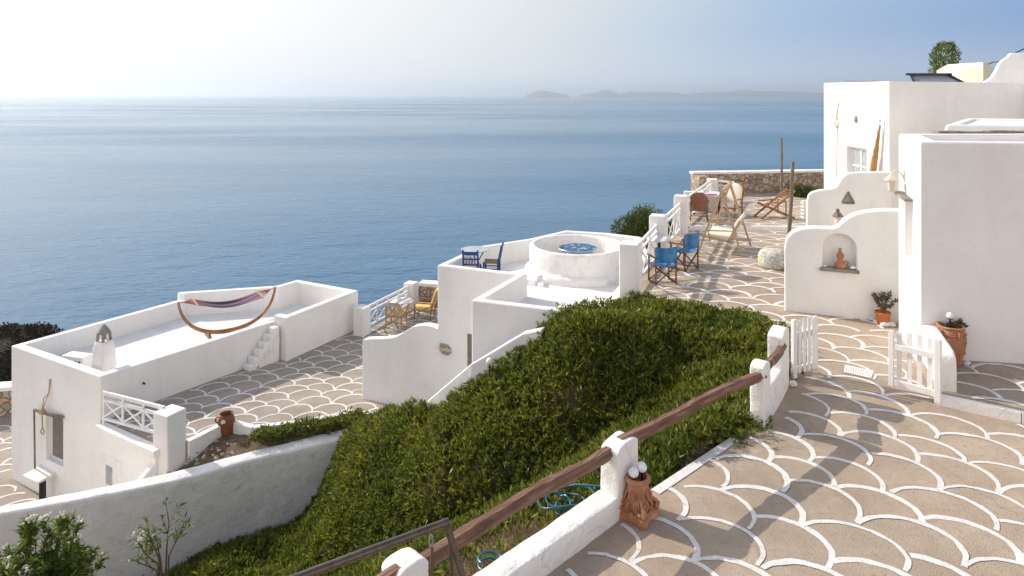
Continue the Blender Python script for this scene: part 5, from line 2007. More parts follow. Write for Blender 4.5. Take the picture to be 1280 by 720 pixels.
# ---- hammock on its stand; local x along it
hl, hrr = D(222.8, 377.8, 20.3), D(344, 358.6, 21.95)
hm = (hl + hrr) / 2
hd = hrr - hl
hL = hd.to_2d().length / 2
ham = thing('hammock_stand', 'striped hammock slung in a bent wooden arc stand on the white roof', 'hammock', (hm.x, hm.y, -2.95), math.atan2(hd.y, hd.x))
zl, zr = hl.z + 2.95, hrr.z + 2.95
arc = []
for k in range(25):
    t = -1 + 2 * k / 24
    zz = .14 + ((zl if t < 0 else zr) - .14) * abs(t) ** 2.1
    arc.append((hL * math.sin(t * PI / 2 * .92) / math.sin(PI / 2 * .92), 0, zz))
MB().tube(arc, [.035 + .035 * (1 - abs(-1 + 2 * k / 24)) for k in range(25)], 10).build('arc_beam', TEAK, ham, smooth=True)
for x in (-.55, .55):
    MB().bar((x, -.55, .03), (x, .55, .03), .08, .06).build('foot', TEAK, ham)
    MB().bar((x, 0, .05), (x, 0, .2), .07, .07, up=(0, 1, 0)).build('bracket', TEAK, ham)
xa, xb = -hL * .68, hL * .66
n, k_ = 24, 10


def hz_(t):
    za, zb_ = zl - .07, zr - .16
    return za + (zb_ - za) * t - .17 * math.sin(PI * t)


vs = []
for sd in (0, 1):
    for j in range(k_ + 1):
        for i in range(n + 1):
            t = i / n
            y = (-.5 + j / k_)
            wd = .78 - .18 * math.sin(PI * t)
            vs.append((xa + (xb - xa) * t, y * wd, hz_(t) - .10 * math.sin(PI * t) * (1 - 4 * y * y) - .012 * sd))
mm = (n + 1) * (k_ + 1)
fs = []
for j in range(k_):
    for i in range(n):
        a = j * (n + 1) + i
        fs += [(a, a + 1, a + n + 2, a + n + 1), (mm + a, mm + a + n + 1, mm + a + n + 2, mm + a + 1)]
for i in range(n):
    for a in (i, k_ * (n + 1) + i):
        fs.append((a, a + 1, mm + a + 1, mm + a))
MB().add(vs, fs).build('hammock_cloth', HAMM, ham, smooth=True)
for x, t in ((xa, 0), (xb, 1)):
    MB().bar((x, -.43, hz_(t)), (x, .43, hz_(t)), .035).build('spreader_bar', PALEW, ham)
rmat = mat('red_rope', (0.35, 0.1, 0.07), rough=.9)
for x, t, ex, ez in ((xa, 0, -hL * .99, zl - .02), (xb, 1, hL * .99, zr - .02)):
    rp = MB()
    for j in range(9):
        rp.tube([(x, -.39 + .78 * j / 8, hz_(t)), (ex + (x - ex) * .25, 0, ez + (hz_(t) - ez) * .25), (ex, 0, ez)], .008, 5)
    rp.build('rope', rmat, ham)

# ---- pots and lamps
def globe_lamp(parent, x, y, z0, z1, r):
    MB().tube([(x, y, z0), (x * 1.02, y, z1 - r * .8)], .012, 8).lathe([(.03, z1 - r * 1.1), (.045, z1 - r * .95), (.03, z1 - r * .8)], 12, (x, y, 0)).build('lamp_stem', BLACK, parent, smooth=True)
    MB().sphere((x, y, z1), r, 20).build('lamp_globe', GLOBE, parent, smooth=True)


cp_ = G(799.5, 658)
cpl = thing('capital_planter', 'carved terracotta column-capital planter with two white globe lamps at the post', 'planter', (cp_.x + .01, cp_.y + .17, 0), math.radians(6))
# (radius, height, how far the four corners reach out)
prof = [(0, 0, 1), (.15, 0, 1), (.156, .012, 1), (.156, .05, 1), (.148, .058, 1), (.152, .066, 1), (.148, .084, .95), (.125, .094, .8), (.128, .13, .42), (.122, .18, .16), (.116, .24, .04), (.112, .32, 0), (.112, .375, 0),
        (.128, .382, 0), (.138, .40, 0), (.134, .425, 0), (.12, .436, 0), (.098, .43, 0), (.094, .36, 0), (0, .34, 0)]


def capshape(t, i):
    return 1 + .56 * prof[i][2] * abs(math.cos(2 * t)) ** 3.2


cb_ = MB().lathe([(r_, z_) for r_, z_, _ in prof], 96, shape=capshape)
for k in range(4):                                   # corner scrolls under the four points
    a = k * PI / 2
    ca, sa = math.cos(a), math.sin(a)
    cb_.tube([(.118 * ca, .118 * sa, .25), (.15 * ca, .15 * sa, .2), (.195 * ca, .195 * sa, .165), (.225 * ca, .225 * sa, .13), (.218 * ca, .218 * sa, .1), (.19 * ca, .19 * sa, .098), (.185 * ca, .185 * sa, .12)], [.012, .018, .022, .024, .022, .016, .01], 8)
    for s_ in (-1, 1):
        cb_.sphere((.195 * ca - s_ * .03 * sa, .195 * sa + s_ * .03 * ca, .125), .026, 10, (1, 1, 1))
    a += PI / 4
    ca, sa = math.cos(a), math.sin(a)
    cb_.sphere((.142 * ca, .142 * sa, .085), .03, 10)
    for e in range(6):
        q = e * PI / 3
        cb_.sphere((.148 * ca - .032 * math.cos(q) * sa, .148 * sa + .032 * math.cos(q) * ca, .088 + .03 * math.sin(q)), .014, 6)
for row, (n, r0, z0_, z1_, ofs) in enumerate(((8, .112, .33, .23, 0), (8, .118, .24, .15, PI / 8))):   # two rows of curling leaves
    for k in range(n):
        a = ofs + k * 2 * PI / n
        for s_ in (-1, 0, 1):
            b_ = a + s_ * .17
            ca, sa = math.cos(b_), math.sin(b_)
            lo_ = z1_ + (.02 if s_ else 0)
            cb_.tube([(r0 * ca, r0 * sa, z0_ - .02 * abs(s_)), ((r0 + .008) * ca, (r0 + .008) * sa, (z0_ + lo_) / 2), ((r0 + .03) * ca, (r0 + .03) * sa, lo_ + .012), ((r0 + .034) * ca, (r0 + .034) * sa, lo_ - .006), ((r0 + .018) * ca, (r0 + .018) * sa, lo_ - .012)], [.006, .012, .013, .011, .005], 6)
cb_.build('pot', TERRA, cpl, smooth=True)
globe_lamp(cpl, -.05, -.025, .34, .485, .055)
globe_lamp(cpl, .055, .03, .34, .505, .055)

uc = G(1194, 457.5, .14)
ur = thing('urn', 'big weathered terracotta urn with a globe lamp and succulent on the patio', 'urn', (uc.x, uc.y + .12, .14), .3)
uprof = [(.13, 0), (.15, .01), (.165, .08), (.195, .18), (.21, .27), (.218, .36), (.216, .45), (.205, .52), (.19, .56), (.185, .575), (.2, .59), (.2, .615), (.18, .622), (.165, .61), (.16, .54), (0, .53)]
ub = MB().lathe(uprof, 40)
for z in (.2, .36, .5):
    ub.tube([((.219 if z > .3 else .206) * math.cos(t), (.219 if z > .3 else .206) * math.sin(t), z) for t in [2 * PI * k / 40 for k in range(40)]], .008, 6, closed=True)
for a in (-1.9, -.2, 1.5, 3.2):
    ub.tube([(.2 * math.cos(a), .2 * math.sin(a), .56), (.245 * math.cos(a), .245 * math.sin(a), .54), (.24 * math.cos(a), .24 * math.sin(a), .47), (.205 * math.cos(a), .205 * math.sin(a), .45)], .016, 8)
for k in range(9):
    a = -2.6 + .26 * k
    ub.sphere((.212 * math.cos(a), .212 * math.sin(a), .4 + .03 * math.sin(k * 2)), .018, 6)
ub.build('pot', TERRA, ur, rough=(.004, 9, .06))
globe_lamp(ur, -.03, -.02, .53, .78, .055)
base = np.array([[.06 + .05 * math.cos(k * 2.4), .0 + .06 * math.sin(k * 2.4), .57] for k in range(14)] + [[.2, -.02, .6], [.24, -.05, .58], [.22, .02, .62]])
lq = sprigs(base, np.tile([0.25, -.1, 1.0], (len(base), 1)), 14, .085, .03, .8)
quads('plant', LEAFG, ur) if False else quads('plant', lq, LEAFG, ur)

pc = G(1105.5, 406.5)
pp = thing('potted_plant', 'small shrubby jade plant in an orange pot by the house corner', 'potted plant', (pc.x, pc.y + .06, 0))
MB().lathe([(.1, 0), (.105, .01), (.13, .2), (.145, .205), (.148, .245), (.13, .25), (.122, .22), (0, .21)], 28).build('pot', TERRAO, pp, smooth=True)
stm = MB()
tips = []
rr = random.Random(3)
for k in range(13):
    a = k * 2.4
    rad = rr.uniform(.08, .24)
    tip = Vector((rad * math.cos(a), rad * math.sin(a), .25 + rr.uniform(.14, .36)))
    m_ = Vector((rad * .4 * math.cos(a), rad * .4 * math.sin(a), .25 + (tip.z - .25) * .55))
    stm.tube([(0, 0, .2), m_, tip], [.014, .009, .005], 5)
    tips += [tip, tip.lerp(m_, .3), tip.lerp(m_, .6)]
stm.build('stem', BARK, pp)
tp = np.array([tuple(t) for t in tips])
quads('foliage', sprigs(tp, np.tile([0, 0, 1.0], (len(tp), 1)), 13, .055, .03, 1.2), LEAFG, pp)
for k, (px, py, r_, lab) in enumerate(((1092, 401, .05, 'smallest white pebble left of the orange pot'), (1096.5, 404, .065, 'white stone just left of the orange pot'),
                                     (1105.5, 408, .075, 'white stone right in front of the orange pot'), (1113.5, 408, .08, 'white stone in front of the orange pot towards the house corner'))):
    p = G(px, py, 0)
    o = MB().sphere(p + Vector((0, 0, r_ * .45)), r_, 12, (1.15, .9, .6), .5).build('stone', PEBBLE, org=p, smooth=True)
    tag(o, lab, 'stone')
o = MB().sphere(G(1208, 456, .14) + Vector((0, 0, .03)), .05, 12, (1.1, .9, .7), .5).build('stone', PEBBLE, org=G(1208, 456, .14), smooth=True)
tag(o, 'white stone lying at the foot of the big urn', 'stone')

jp = G(283, 541, -3.72)
jr = thing('clay_jar', 'brown glazed clay jar with a broken mouth at the planter corner', 'jar', (jp.x, jp.y, -3.74))
MB().lathe([(.15, 0), (.17, .04), (.19, .2), (.195, .33), (.18, .4), (.15, .44), (.14, .465), (.165, .485), (.155, .495), (.13, .47), (.12, .4), (0, .36)], 28).build('body', TERRAB, jr, rough=(.008, 8, .06))
MB().tube([(-.15, -.08, .45), (-.22, -.12, .42), (-.21, -.11, .34), (-.17, -.08, .3)], .02, 8).build('handle', TERRAB, jr, smooth=True)
MB().lathe([(.055, 0), (.055, .004)], 14).build('label_spot', PEBBLE, jr)
bpy.data.objects['label_spot'].rotation_euler = (math.radians(90), 0, math.radians(12))
bpy.data.objects['label_spot'].location = (.0, -.19, .37)
bpy.data.objects['label_spot'].name = 'chipped_patch'

# wall lantern
lp = r12(OP(1128, 230, R1, R2)[0], 0, 0)
ls_, lz_ = OP(1131, 217, R1, R2)
wl = thing('wall_lamp', 'cream lantern lamp on a curved bracket above the slot window', 'lamp', r12(ls_, lz_, 0), math.atan2(RNl.y, RNl.x))
MB().box(0, -.05, -.14, .02, .05, .06).tube([(.01, 0, -.1), (.06, 0, .0), (.13, 0, .05), (.2, 0, .03), (.22, 0, -.02)], .013, 8).build('bracket', LANT, wl)
MB().lathe([(.035, -.34), (.05, -.32), (.085, -.13), (.075, -.12)], 6, (.22, 0, 0)).build('lamp_body', LANT, wl)
MB().lathe([(.12, -.13), (.11, -.11), (.045, -.05), (.02, -.02), (0, -.01)], 6, (.22, 0, 0)).build('lamp_cap', LANT, wl)

# globe light at the stair wall
p = D(612, 451.5, 12.85)
gl = thing('garden_light', 'small white globe light poking out of the greenery by the stair wall', 'lamp', (p.x, p.y, p.z - .55))
MB().tube([(0, 0, 0), (0, 0, .5)], .015, 8).build('stem', BLACK, gl)
MB().sphere((0, 0, .55), .065, 16).build('lamp_globe', GLOBE, gl, smooth=True)

# hose
hc = G(704, 640, -.32)
hp_ = []
rr = random.Random(5)
for k in range(150):
    t = k / 149
    a = t * 2 * PI * 3.2 + .6
    r_ = .11 + .11 * abs(math.sin(t * 5.1)) + .03 * math.sin(a * 1.7)
    hp_.append((hc.x + r_ * 1.15 * math.cos(a) + .1 * math.sin(t * 9), hc.y + r_ * math.sin(a) + .08 * t, -.27 + .09 * t + .02 * math.sin(a * 3)))
e = G(752, 608, -.05)
hp_ += [tuple(Vector(hp_[-1]).lerp(e, .4) + Vector((0, 0, .03))), tuple(e)]
o = MB().tube(hp_, .0135, 7).build('garden_hose', HOSE, org=(hc.x, hc.y, -.3), smooth=True)
tag(o, 'coiled teal garden hose on the dry soil behind the low white kerb', 'hose')
c2 = D(613, 702, 6.75)
hq = [(c2.x + .12 * math.cos(a), c2.y + .12 * math.sin(a), -.18 + .01 * a) for a in [k * .35 for k in range(30)]]
o = MB().tube(hq, .0135, 7).build('garden_hose', HOSE, org=(c2.x, c2.y, -.2), smooth=True)
tag(o, 'small loop of teal hose peeking over the kerb near the handrail', 'hose')

# ================================================================== PLANTED BANK
CTRL = [(-.9, 5.1, -.3), (-.3, 6.3, -.38), (.5, 7.05, -.35), (1.1, 7.75, -.3), (2.1, 8.5, -.22), (3.1, 9.35, -.18), (3.9, 10.6, -.15), (4.4, 11.6, -.08), (4.5, 12.8, -.05), (4.4, 13.55, -.1),
        (3.4, 14.0, -.1), (2.6, 14.7, -.15), (1.9, 13.6, -.12), (1.4, 12.9, -.03), (2.4, 12.7, -.06), (3.4, 12.2, -.12), (.95, 12.45, -.15), (.25, 12.4, -.75), (-.55, 12.8, -1.25), (-1.4, 13.4, -1.95), (-2.0, 13.9, -2.4), (-2.9, 15.2, -3.0),
        (-3.75, 16.2, -3.65), (-3.0, 16.4, -3.6), (-3.5, 15.2, -3.5), (-2.7, 14.2, -2.8), (-4.3, 15.9, -4.9), (-4.35, 15.2, -5.0), (-4.0, 14.4, -4.6), (-4.8, 14.8, -5.15), (-5.4, 14.4, -5.2), (-6.3, 14.0, -5.35), (-7.6, 13.4, -5.65), (-9, 12.4, -6.0), (-11, 11.4, -6.1), (-13, 10, -6.1),
        (2.2, 10.9, -.65), (1.1, 10.7, -1.25), (0.2, 10.8, -1.85), (-.9, 11.3, -2.6), (-2.1, 12.1, -3.2), (-3.2, 13.0, -4.0), (3.0, 10.4, -.25), (2.0, 9.4, -.35), (.9, 9.1, -.7), (-.3, 8.6, -1.15), (-1.3, 9.0, -1.9), (-2.5, 10, -3.0), (-4, 11.5, -4.4),
        (-.2, 7.5, -.65), (-1.2, 6.9, -1.0), (-2.2, 7.6, -1.9), (-3.5, 8.6, -3.1), (-5.2, 9.6, -3.9), (-7, 10.2, -4.2), (-2.0, 5.2, -.9), (-4, 6.5, -2.9), (-7, 8, -3.9), (-10, 8, -4.8), (-3, 3.5, -1.2), (-7, 4, -4.5)]
CT = np.array(CTRL)
EX, EY = CT[:, 0], CT[:, 1]


def tps_fit(P, lam=0.02):
    n = len(P)
    d = np.hypot(P[:, None, 0] - P[None, :, 0], P[:, None, 1] - P[None, :, 1])
    K = np.where(d > 0, d * d * np.log(np.maximum(d, 1e-9)), 0) + lam * np.eye(n)
    A = np.zeros((n + 3, n + 3))
    A[:n, :n] = K
    A[:n, n] = 1
    A[:n, n + 1:] = P[:, :2]
    A[n:, :n] = A[:n, n:].T
    b = np.zeros(n + 3)
    b[:n] = P[:, 2]
    return np.linalg.solve(A, b)


TW = tps_fit(CT)


def bank(x, y):
    x, y = np.asarray(x, float), np.asarray(y, float)
    sh = x.shape
    x, y = x.ravel(), y.ravel()
    out = np.empty_like(x)
    for i in range(0, len(x), 20000):
        xx, yy = x[i:i + 20000], y[i:i + 20000]
        d = np.hypot(xx[:, None] - CT[None, :, 0], yy[:, None] - CT[None, :, 1])
        k = np.where(d > 0, d * d * np.log(np.maximum(d, 1e-9)), 0)
        out[i:i + 20000] = k @ TW[:-3] + TW[-3] + TW[-2] * xx + TW[-1] * yy
    return out.reshape(sh)


def seg_dist(x, y, line):
    d = np.full(np.shape(x), 1e9)
    for (ax, ay), (bx, by) in zip(line[:-1], line[1:]):
        t = np.clip(((x - ax) * (bx - ax) + (y - ay) * (by - ay)) / ((bx - ax) ** 2 + (by - ay) ** 2), 0, 1)
        d = np.minimum(d, np.hypot(x - ax - t * (bx - ax), y - ay - t * (by - ay)))
    return d


RIDGE = [(1.9, 12.6), (1.2, 12.05), (.3, 11.7), (-.9, 11.75), (-2.2, 12.7), (-3.1, 13.9)]
VALLEY = [(3.0, 11.9), (2.2, 11.2), (1.1, 10.7), (-.1, 10.55), (-1.4, 10.9), (-2.9, 12.1)]


def lumps(x, y):
    return ripple(x, y) + .26 * np.exp(-(seg_dist(x, y, RIDGE) / .5) ** 2) - .27 * np.exp(-(seg_dist(x, y, VALLEY) / .6) ** 2)


def ripple(x, y):
    return (0.11 * np.sin(x * 2.1 + 1.3 * np.sin(y * 1.1)) * np.sin(y * 1.9 + .7) + 0.07 * np.sin(x * 4.3 + y * 2.2) * np.sin(y * 3.7 - x) + 0.04 * np.sin(x * 9 + 2 * np.sin(y * 3)) * np.sin(y * 8.3))


BANK = [(-14, 3), (-1.75, 4.2), (-1.05, 5.2), (-.9, 5.45), (.95, 7.35), (1.45, 7.75), (2.8, 9.02), (3.3, 9.42), (4.1, 10.6), (4.55, 11.25), (4.72, 12.7), (4.66, 13.62), (3.42, 14.17), (2.75, 14.95), (2.15, 14.6), (2.1, 13.8), (1.0, 13.4), (.55, 12.85),
        (.2, 12.95), (-.12, 13.05), (-.8, 13.35), (-1.69, 14.05), (-2.2, 14.65), (-2.75, 15.3), (-2.6, 16.2), (-2.9, 16.8), (-3.5, 16.7), (-4.2, 16.3), (-7.4, 14.9), (-10, 13.5), (-14, 11.5)]


def make_bank():
    xs = np.arange(-14, 5.2, .16)
    ys = np.arange(3, 16.6, .16)
    X, Y = np.meshgrid(xs, ys)
    Z = bank(X, Y) + lumps(X, Y) - .04
    bigp = []
    ok = inpoly_np(X, Y, BANK)
    grow = ok.copy()
    grow[1:] |= ok[:-1]
    grow[:-1] |= ok[1:]
    grow[:, 1:] |= ok[:, :-1]
    grow[:, :-1] |= ok[:, 1:]
    idx = -np.ones(X.shape, int)
    vs = []
    for j in range(X.shape[0]):
        for i in range(X.shape[1]):
            if grow[j, i]:
                idx[j, i] = len(vs)
                z = Z[j, i] - (0 if ok[j, i] else .12)
                vs.append((X[j, i], Y[j, i], z))
    fs = []
    for j in range(X.shape[0] - 1):
        for i in range(X.shape[1] - 1):
            q = (idx[j, i], idx[j, i + 1], idx[j + 1, i + 1], idx[j + 1, i])
            if min(q) >= 0:
                fs.append(q)
    struct(MB().add(vs, fs).build('soil', SOIL, smooth=True))


make_bank()


def scatter(poly, dens, hfun):
    P = np.array(poly)
    x0, y0 = P.min(0)
    x1, y1 = P.max(0)
    n = int((x1 - x0) * (y1 - y0) * dens)
    x = rng.uniform(x0, x1, n)
    y = rng.uniform(y0, y1, n)
    k = inpoly_np(x, y, poly)
    x, y = x[k], y[k]
    z = hfun(x, y)
    e = .08
    gx = (hfun(x + e, y) - hfun(x - e, y)) / (2 * e)
    gy = (hfun(x, y + e) - hfun(x, y - e)) / (2 * e)
    nr = unit(np.stack([-gx, -gy, np.ones_like(gx)], 1))
    return np.stack([x, y, z], 1), nr


def wl_dist(x, y):
    """distance from the low kerb wall"""
    ax, ay, bx, by = -.9, 5.35, 1.3, 7.6
    t = np.clip(((x - ax) * (bx - ax) + (y - ay) * (by - ay)) / ((bx - ax) ** 2 + (by - ay) ** 2), 0, 1)
    return np.hypot(x - ax - t * (bx - ax), y - ay - t * (by - ay))


def surf(x, y):
    return bank(x, y) + lumps(x, y)


def make_cover():
    pts, nr = scatter(BANK, 640, surf)
    x, y, z = pts.T
    d = wl_dist(x, y)
    keep = rng.uniform(size=len(x)) < np.clip((d - .3 - .85 * np.clip(1.3 - x, 0, 1.5) * np.clip(9.3 - y, 0, 1) - .3 * np.sin(x * 5) * np.sin(y * 4)) / .7, .06, 1)
    keep &= ~((x < -7.3) & (rng.uniform(size=len(x)) > .25))
    keep &= ~((x < -8.3))
    pts, nr = pts[keep], nr[keep]
    # overhang and thickness of the mat
    lift = rng.uniform(0.02, 0.24, len(pts)) * np.clip(wl_dist(pts[:, 0], pts[:, 1]) / 1.2, .25, 1)
    up = unit(nr + np.array([0, 0, .6]))
    base = pts + up * lift[:, None]
    q1 = sprigs(base, up, 8, .118, .030, .66, .02)
    # a skirt of plants hanging over the end of the retaining wall
    o = quads('ice_plant_cover', q1, LEAF)
    stuff(o, 'dense fleshy green ground cover spreading over the sloping bank', 'ground cover')


make_cover()


def make_overhang():
    """plants creeping over the edges of the bank"""
    P = []
    for a, b, n, dz, wd in (((3.05, 9.25), (3.35, 9.42), 90, .05, .12), ((2.7, 9.0), (3.25, 9.4), 260, .06, .16), ((4.3, 10.9), (4.7, 12.6), 420, .12, .15), ((4.7, 12.6), (4.62, 13.6), 280, .1, .14),
                            ((4.6, 13.6), (3.4, 14.15), 360, .06, .14), ((3.4, 14.15), (2.6, 14.85), 260, .06, .14), ((2.1, 13.75), (1.0, 13.3), 520, .32, .16), ((1.0, 13.3), (.5, 12.75), 300, .22, .15)):
        t = rng.uniform(0, 1, n)
        p = np.outer(1 - t, a) + np.outer(t, b) + rng.normal(size=(n, 2)) * wd
        z = np.maximum(bank(p[:, 0], p[:, 1]), -4.2) + rng.uniform(0, 1, n) * .2 + dz * rng.uniform(0, 1, n)
        P.append(np.column_stack([p, z]))
    for _ in range(2500):
        pass
    P = np.concatenate(P)
    q = sprigs(P, np.tile([0, 0, 1.0], (len(P), 1)), 9, .085, .024, .8, .02)
    stuff(quads('ice_plant_cover', q, LEAF), 'fleshy green ground cover creeping over the edges of the paving', 'ground cover')


make_overhang()


def make_dry():
    poly = [(-1.0, 5.6), (.95, 7.45), (1.3, 7.8), (.7, 8.6), (-.6, 8.5), (-1.6, 7.6), (-2.4, 6.4)]
    pts, nr = scatter(poly, 900, lambda x, y: bank(x, y) + lumps(x, y))
    d = unit(rng.normal(size=(len(pts), 3)) * np.array([1, 1, .35]) + np.array([0, 0, .35]))
    q = leaf_quads(np.repeat(pts, 3, 0) + rng.normal(size=(len(pts) * 3, 3)) * .02, unit(np.repeat(d, 3, 0) + rng.normal(size=(len(pts) * 3, 3)) * .5), rng.uniform(.08, .22, len(pts) * 3), rng.uniform(.005, .011, len(pts) * 3))
    stuff(quads('dry_grass', q, STRAW), 'dry straw and dead twigs on the soil behind the low kerb', 'dry grass')


make_dry()


def make_planter():
    pts, nr = scatter([(-6.2, 15.7), (-5.95, 16.3), (-5.2, 16.52), (-3.9, 17.08), (-3.0, 16.8), (-3.4, 16.72), (-4.1, 16.5), (-5.2, 16.0)], 620, lambda x, y: -3.64 + 0 * x + .04 * np.sin(x * 6))
    pts[:, 2] += rng.uniform(0, .26, len(pts)) * np.clip((pts[:, 0] + 6.5) * 1.2, .2, 1)
    q = sprigs(pts, nr, 8, .1, .022, .7)
    stuff(quads('ice_plant_cover', q, LEAF), 'bright fleshy ground cover in the bed above the rough white garden wall', 'ground cover')


make_planter()

# pebbles and clods on the bare bed
pb = MB()
rr = random.Random(9)
for k in range(90):
    x, y = rr.uniform(-8.0, -6.3), rr.uniform(15.0, 16.2)
    if not inpoly(x, y, [(-8.2, 14.7), (-7.35, 15.6), (-6.86, 16.5), (-6.2, 16.2), (-5.6, 15.7)]):
        continue
    z = -3.72 - max(0, (-7.2 - x)) * .35
    pb.sphere((x, y, z), rr.uniform(.02, .06), 6, (1.1, .9, .6), .4)
stuff(pb.build('rubble', CORE), 'scattered grey stones on the bare soil bed', 'stones')


# ================================================================== SHRUBS AND TREES
def stem_shrub(name, loc, stems, lab, cat, leafm, nleaf, llen, lwid, flowers=0, seed=1, group=None):
    """stems: list of (dx, dy, height); leaves cluster towards the stem ends"""
    rr = random.Random(seed)
    root = thing(name, lab, cat, loc, 0, group)
    sm = MB()
    lb, ld = [], []
    fl = []
    for dx, dy, h in stems:
        p0 = Vector((dx * .12, dy * .12, -.1))
        p3 = Vector((dx, dy, h))
        p1 = Vector((dx * .35, dy * .35, h * .4)) + Vector((rr.uniform(-.06, .06), rr.uniform(-.06, .06), 0))
        p2 = Vector((dx * .75, dy * .75, h * .72)) + Vector((rr.uniform(-.06, .06), rr.uniform(-.06, .06), 0))
        sm.tube([p0, p1, p2, p3], [.018, .014, .009, .005], 6)
        ends = [(p1, p2, .5), (p2, p3, .7), (p2, p3, 1.0)]
        tips = [p3]
        for _ in range(3):
            b = p1.lerp(p2, rr.uniform(.2, 1.0))
            t = b + Vector((rr.uniform(-.28, .28), rr.uniform(-.28, .28), rr.uniform(.15, .4)))
            sm.tube([b, b.lerp(t, .5) + Vector((0, 0, .02)), t], [.009, .007, .004], 5)
            tips.append(t)
        for t in tips:
            ax = (t - p1).normalized()
            for _ in range(nleaf):
                f = rr.random() ** 1.6 * .35
                pos = t - ax * f
                d = (ax * rr.uniform(.1, 1.0) + Vector((rr.gauss(0, .6), rr.gauss(0, .6), rr.gauss(0.05, .4)))).normalized()
                lb.append(pos)
                ld.append(d)
            if flowers and rr.random() < flowers:
                for _ in range(rr.randint(4, 9)):
                    fl.append(t + Vector((rr.gauss(0, .045), rr.gauss(0, .045), rr.gauss(.03, .035))))
    sm.build('stem', BARK, root, smooth=True)
    lb = np.array([tuple(v) for v in lb])
    ld = np.array([tuple(v) for v in ld])
    n = len(lb)
    quads('foliage', leaf_quads(lb, ld, rng.uniform(.6, 1.15, n) * llen, rng.uniform(.7, 1.2, n) * lwid, .1), leafm, root)
    if fl:
        fb = np.array([tuple(v) for v in fl])
        q = leaf_quads(np.repeat(fb, 5, 0), unit(rng.normal(size=(len(fb) * 5, 3))), np.full(len(fb) * 5, .038), np.full(len(fb) * 5, .03), 0, .6)
        quads('flower', q, PETAL, root)
    return root


rr = random.Random(21)
o1 = D(62, 760, 9.7)
zb_ = float(bank(np.array([o1.x]), np.array([o1.y]))[0])
stems = []
for k in range(46):
    a = rr.uniform(0, 2 * PI)
    r_ = rr.uniform(.1, 1.0)
    stems.append((r_ * math.cos(a) * .78, r_ * math.sin(a) * .6, (2.35 if r_ < .6 else 2.05) * rr.uniform(.72, 1.08)))
stem_shrub('oleander_shrub', (o1.x - .15, o1.y, zb_ - .05), stems, 'bushy oleander with white flowers in front of the white garden wall', 'shrub', LEAFO, 74, .15, .028, .45, 4)
o2 = D(-10, 760, 8.9)
zb_ = float(bank(np.array([o2.x]), np.array([o2.y]))[0])
stems = []
for k in range(22):
    a = rr.uniform(0, 2 * PI)
    r_ = rr.uniform(.1, .85)
    stems.append((r_ * math.cos(a), r_ * math.sin(a), rr.uniform(1.7, 2.35)))
stem_shrub('oleander_shrub', (o2.x - .5, o2.y, zb_ - .05), stems, 'oleander with most white blossom, at the edge of the garden wall', 'shrub', LEAFO, 64, .145, .028, .7, 8)
o3 = D(206, 716, 12.6)
zb_ = float(bank(np.array([o3.x]), np.array([o3.y]))[0])
o3z = o3.z - .15
stem_shrub('oleander_shrub', (o3.x, o3.y, o3z), [(.02, 0, 1.45), (.35, .05, 1.12), (-.3, -.05, 1.1), (-.5, 0, .72), (-.62, -.1, .5), (-.28, .1, .98)], 'sparse thin-stemmed young oleander against the white garden wall', 'shrub', LEAFO, 7, .19, .034, 0.12, 5)


def leafy_blob(name, loc, rad, n, lab, cat, leafm, size, seed, trunk=None, lobes=9):
    rr = np.random.default_rng(seed)
    root = thing(name, lab, cat, loc)
    c = rr.normal(size=(lobes, 3))
    c = unit(c) * (rr.uniform(.25, .75, (lobes, 1))) * np.array(rad)
    lr = rr.uniform(.35, .6, lobes)
    k = rr.integers(0, lobes, n)
    d = unit(rr.normal(size=(n, 3)))
    rads = lr[k] * rr.uniform(.75, 1.08, n)
    p = c[k] + d * rads[:, None] * np.array(rad)
    p[:, 2] += rad[2] * .95
    if trunk:
        p[:, 2] += trunk
    dirs = unit(d + rr.normal(size=(n, 3)) * .6 + np.array([0, 0, .3]))
    q = leaf_quads(p, dirs, rr.uniform(.6, 1.2, n) * size, rr.uniform(.6, 1.2, n) * size * .38)
    quads('crown', q, leafm, root)
    st = MB()
    for _ in range(5):
        e = Vector(tuple(c[_ % lobes])) + Vector((0, 0, rad[2] + (trunk or 0)))
        st.tube([(0, 0, -.6), (e.x * .3, e.y * .3, e.z * .5), e], [.07, .05, .02], 6)
    st.build('trunk', BARK, root)
    return root


p = D(806, 290, 22.8)
leafy_blob('rounded_shrub', (p.x + .12, p.y, -1.45), (1.2, 1.1, 1.15), 26000, 'rounded dense evergreen shrub standing outside the railing over the sea', 'shrub', LEAFD, .1, 3, lobes=16)
leafy_blob('rounded_shrub', (p.x - .1, p.y + .3, -3.2), (1.5, 1.3, 1.4), 8000, 'lower dark shrub mass under the rounded evergreen outside the railing', 'shrub', LEAFD, .11, 13)
p = G(1010, 247, .12)
leafy_blob('low_shrub', (p.x - .1, p.y + .3, .1), (.85, .6, .26), 3500, 'low dark spreading shrub at the foot of the far stone wall', 'shrub', LEAFD, .09, 4)
p = D(1208, 102, 27)
leafy_blob('low_shrub', (p.x, p.y - 1.4, 4.55), (.22, .2, .16), 500, 'tiny green shrub tuft at the foot of the cream block', 'shrub', LEAFD, .08, 6)
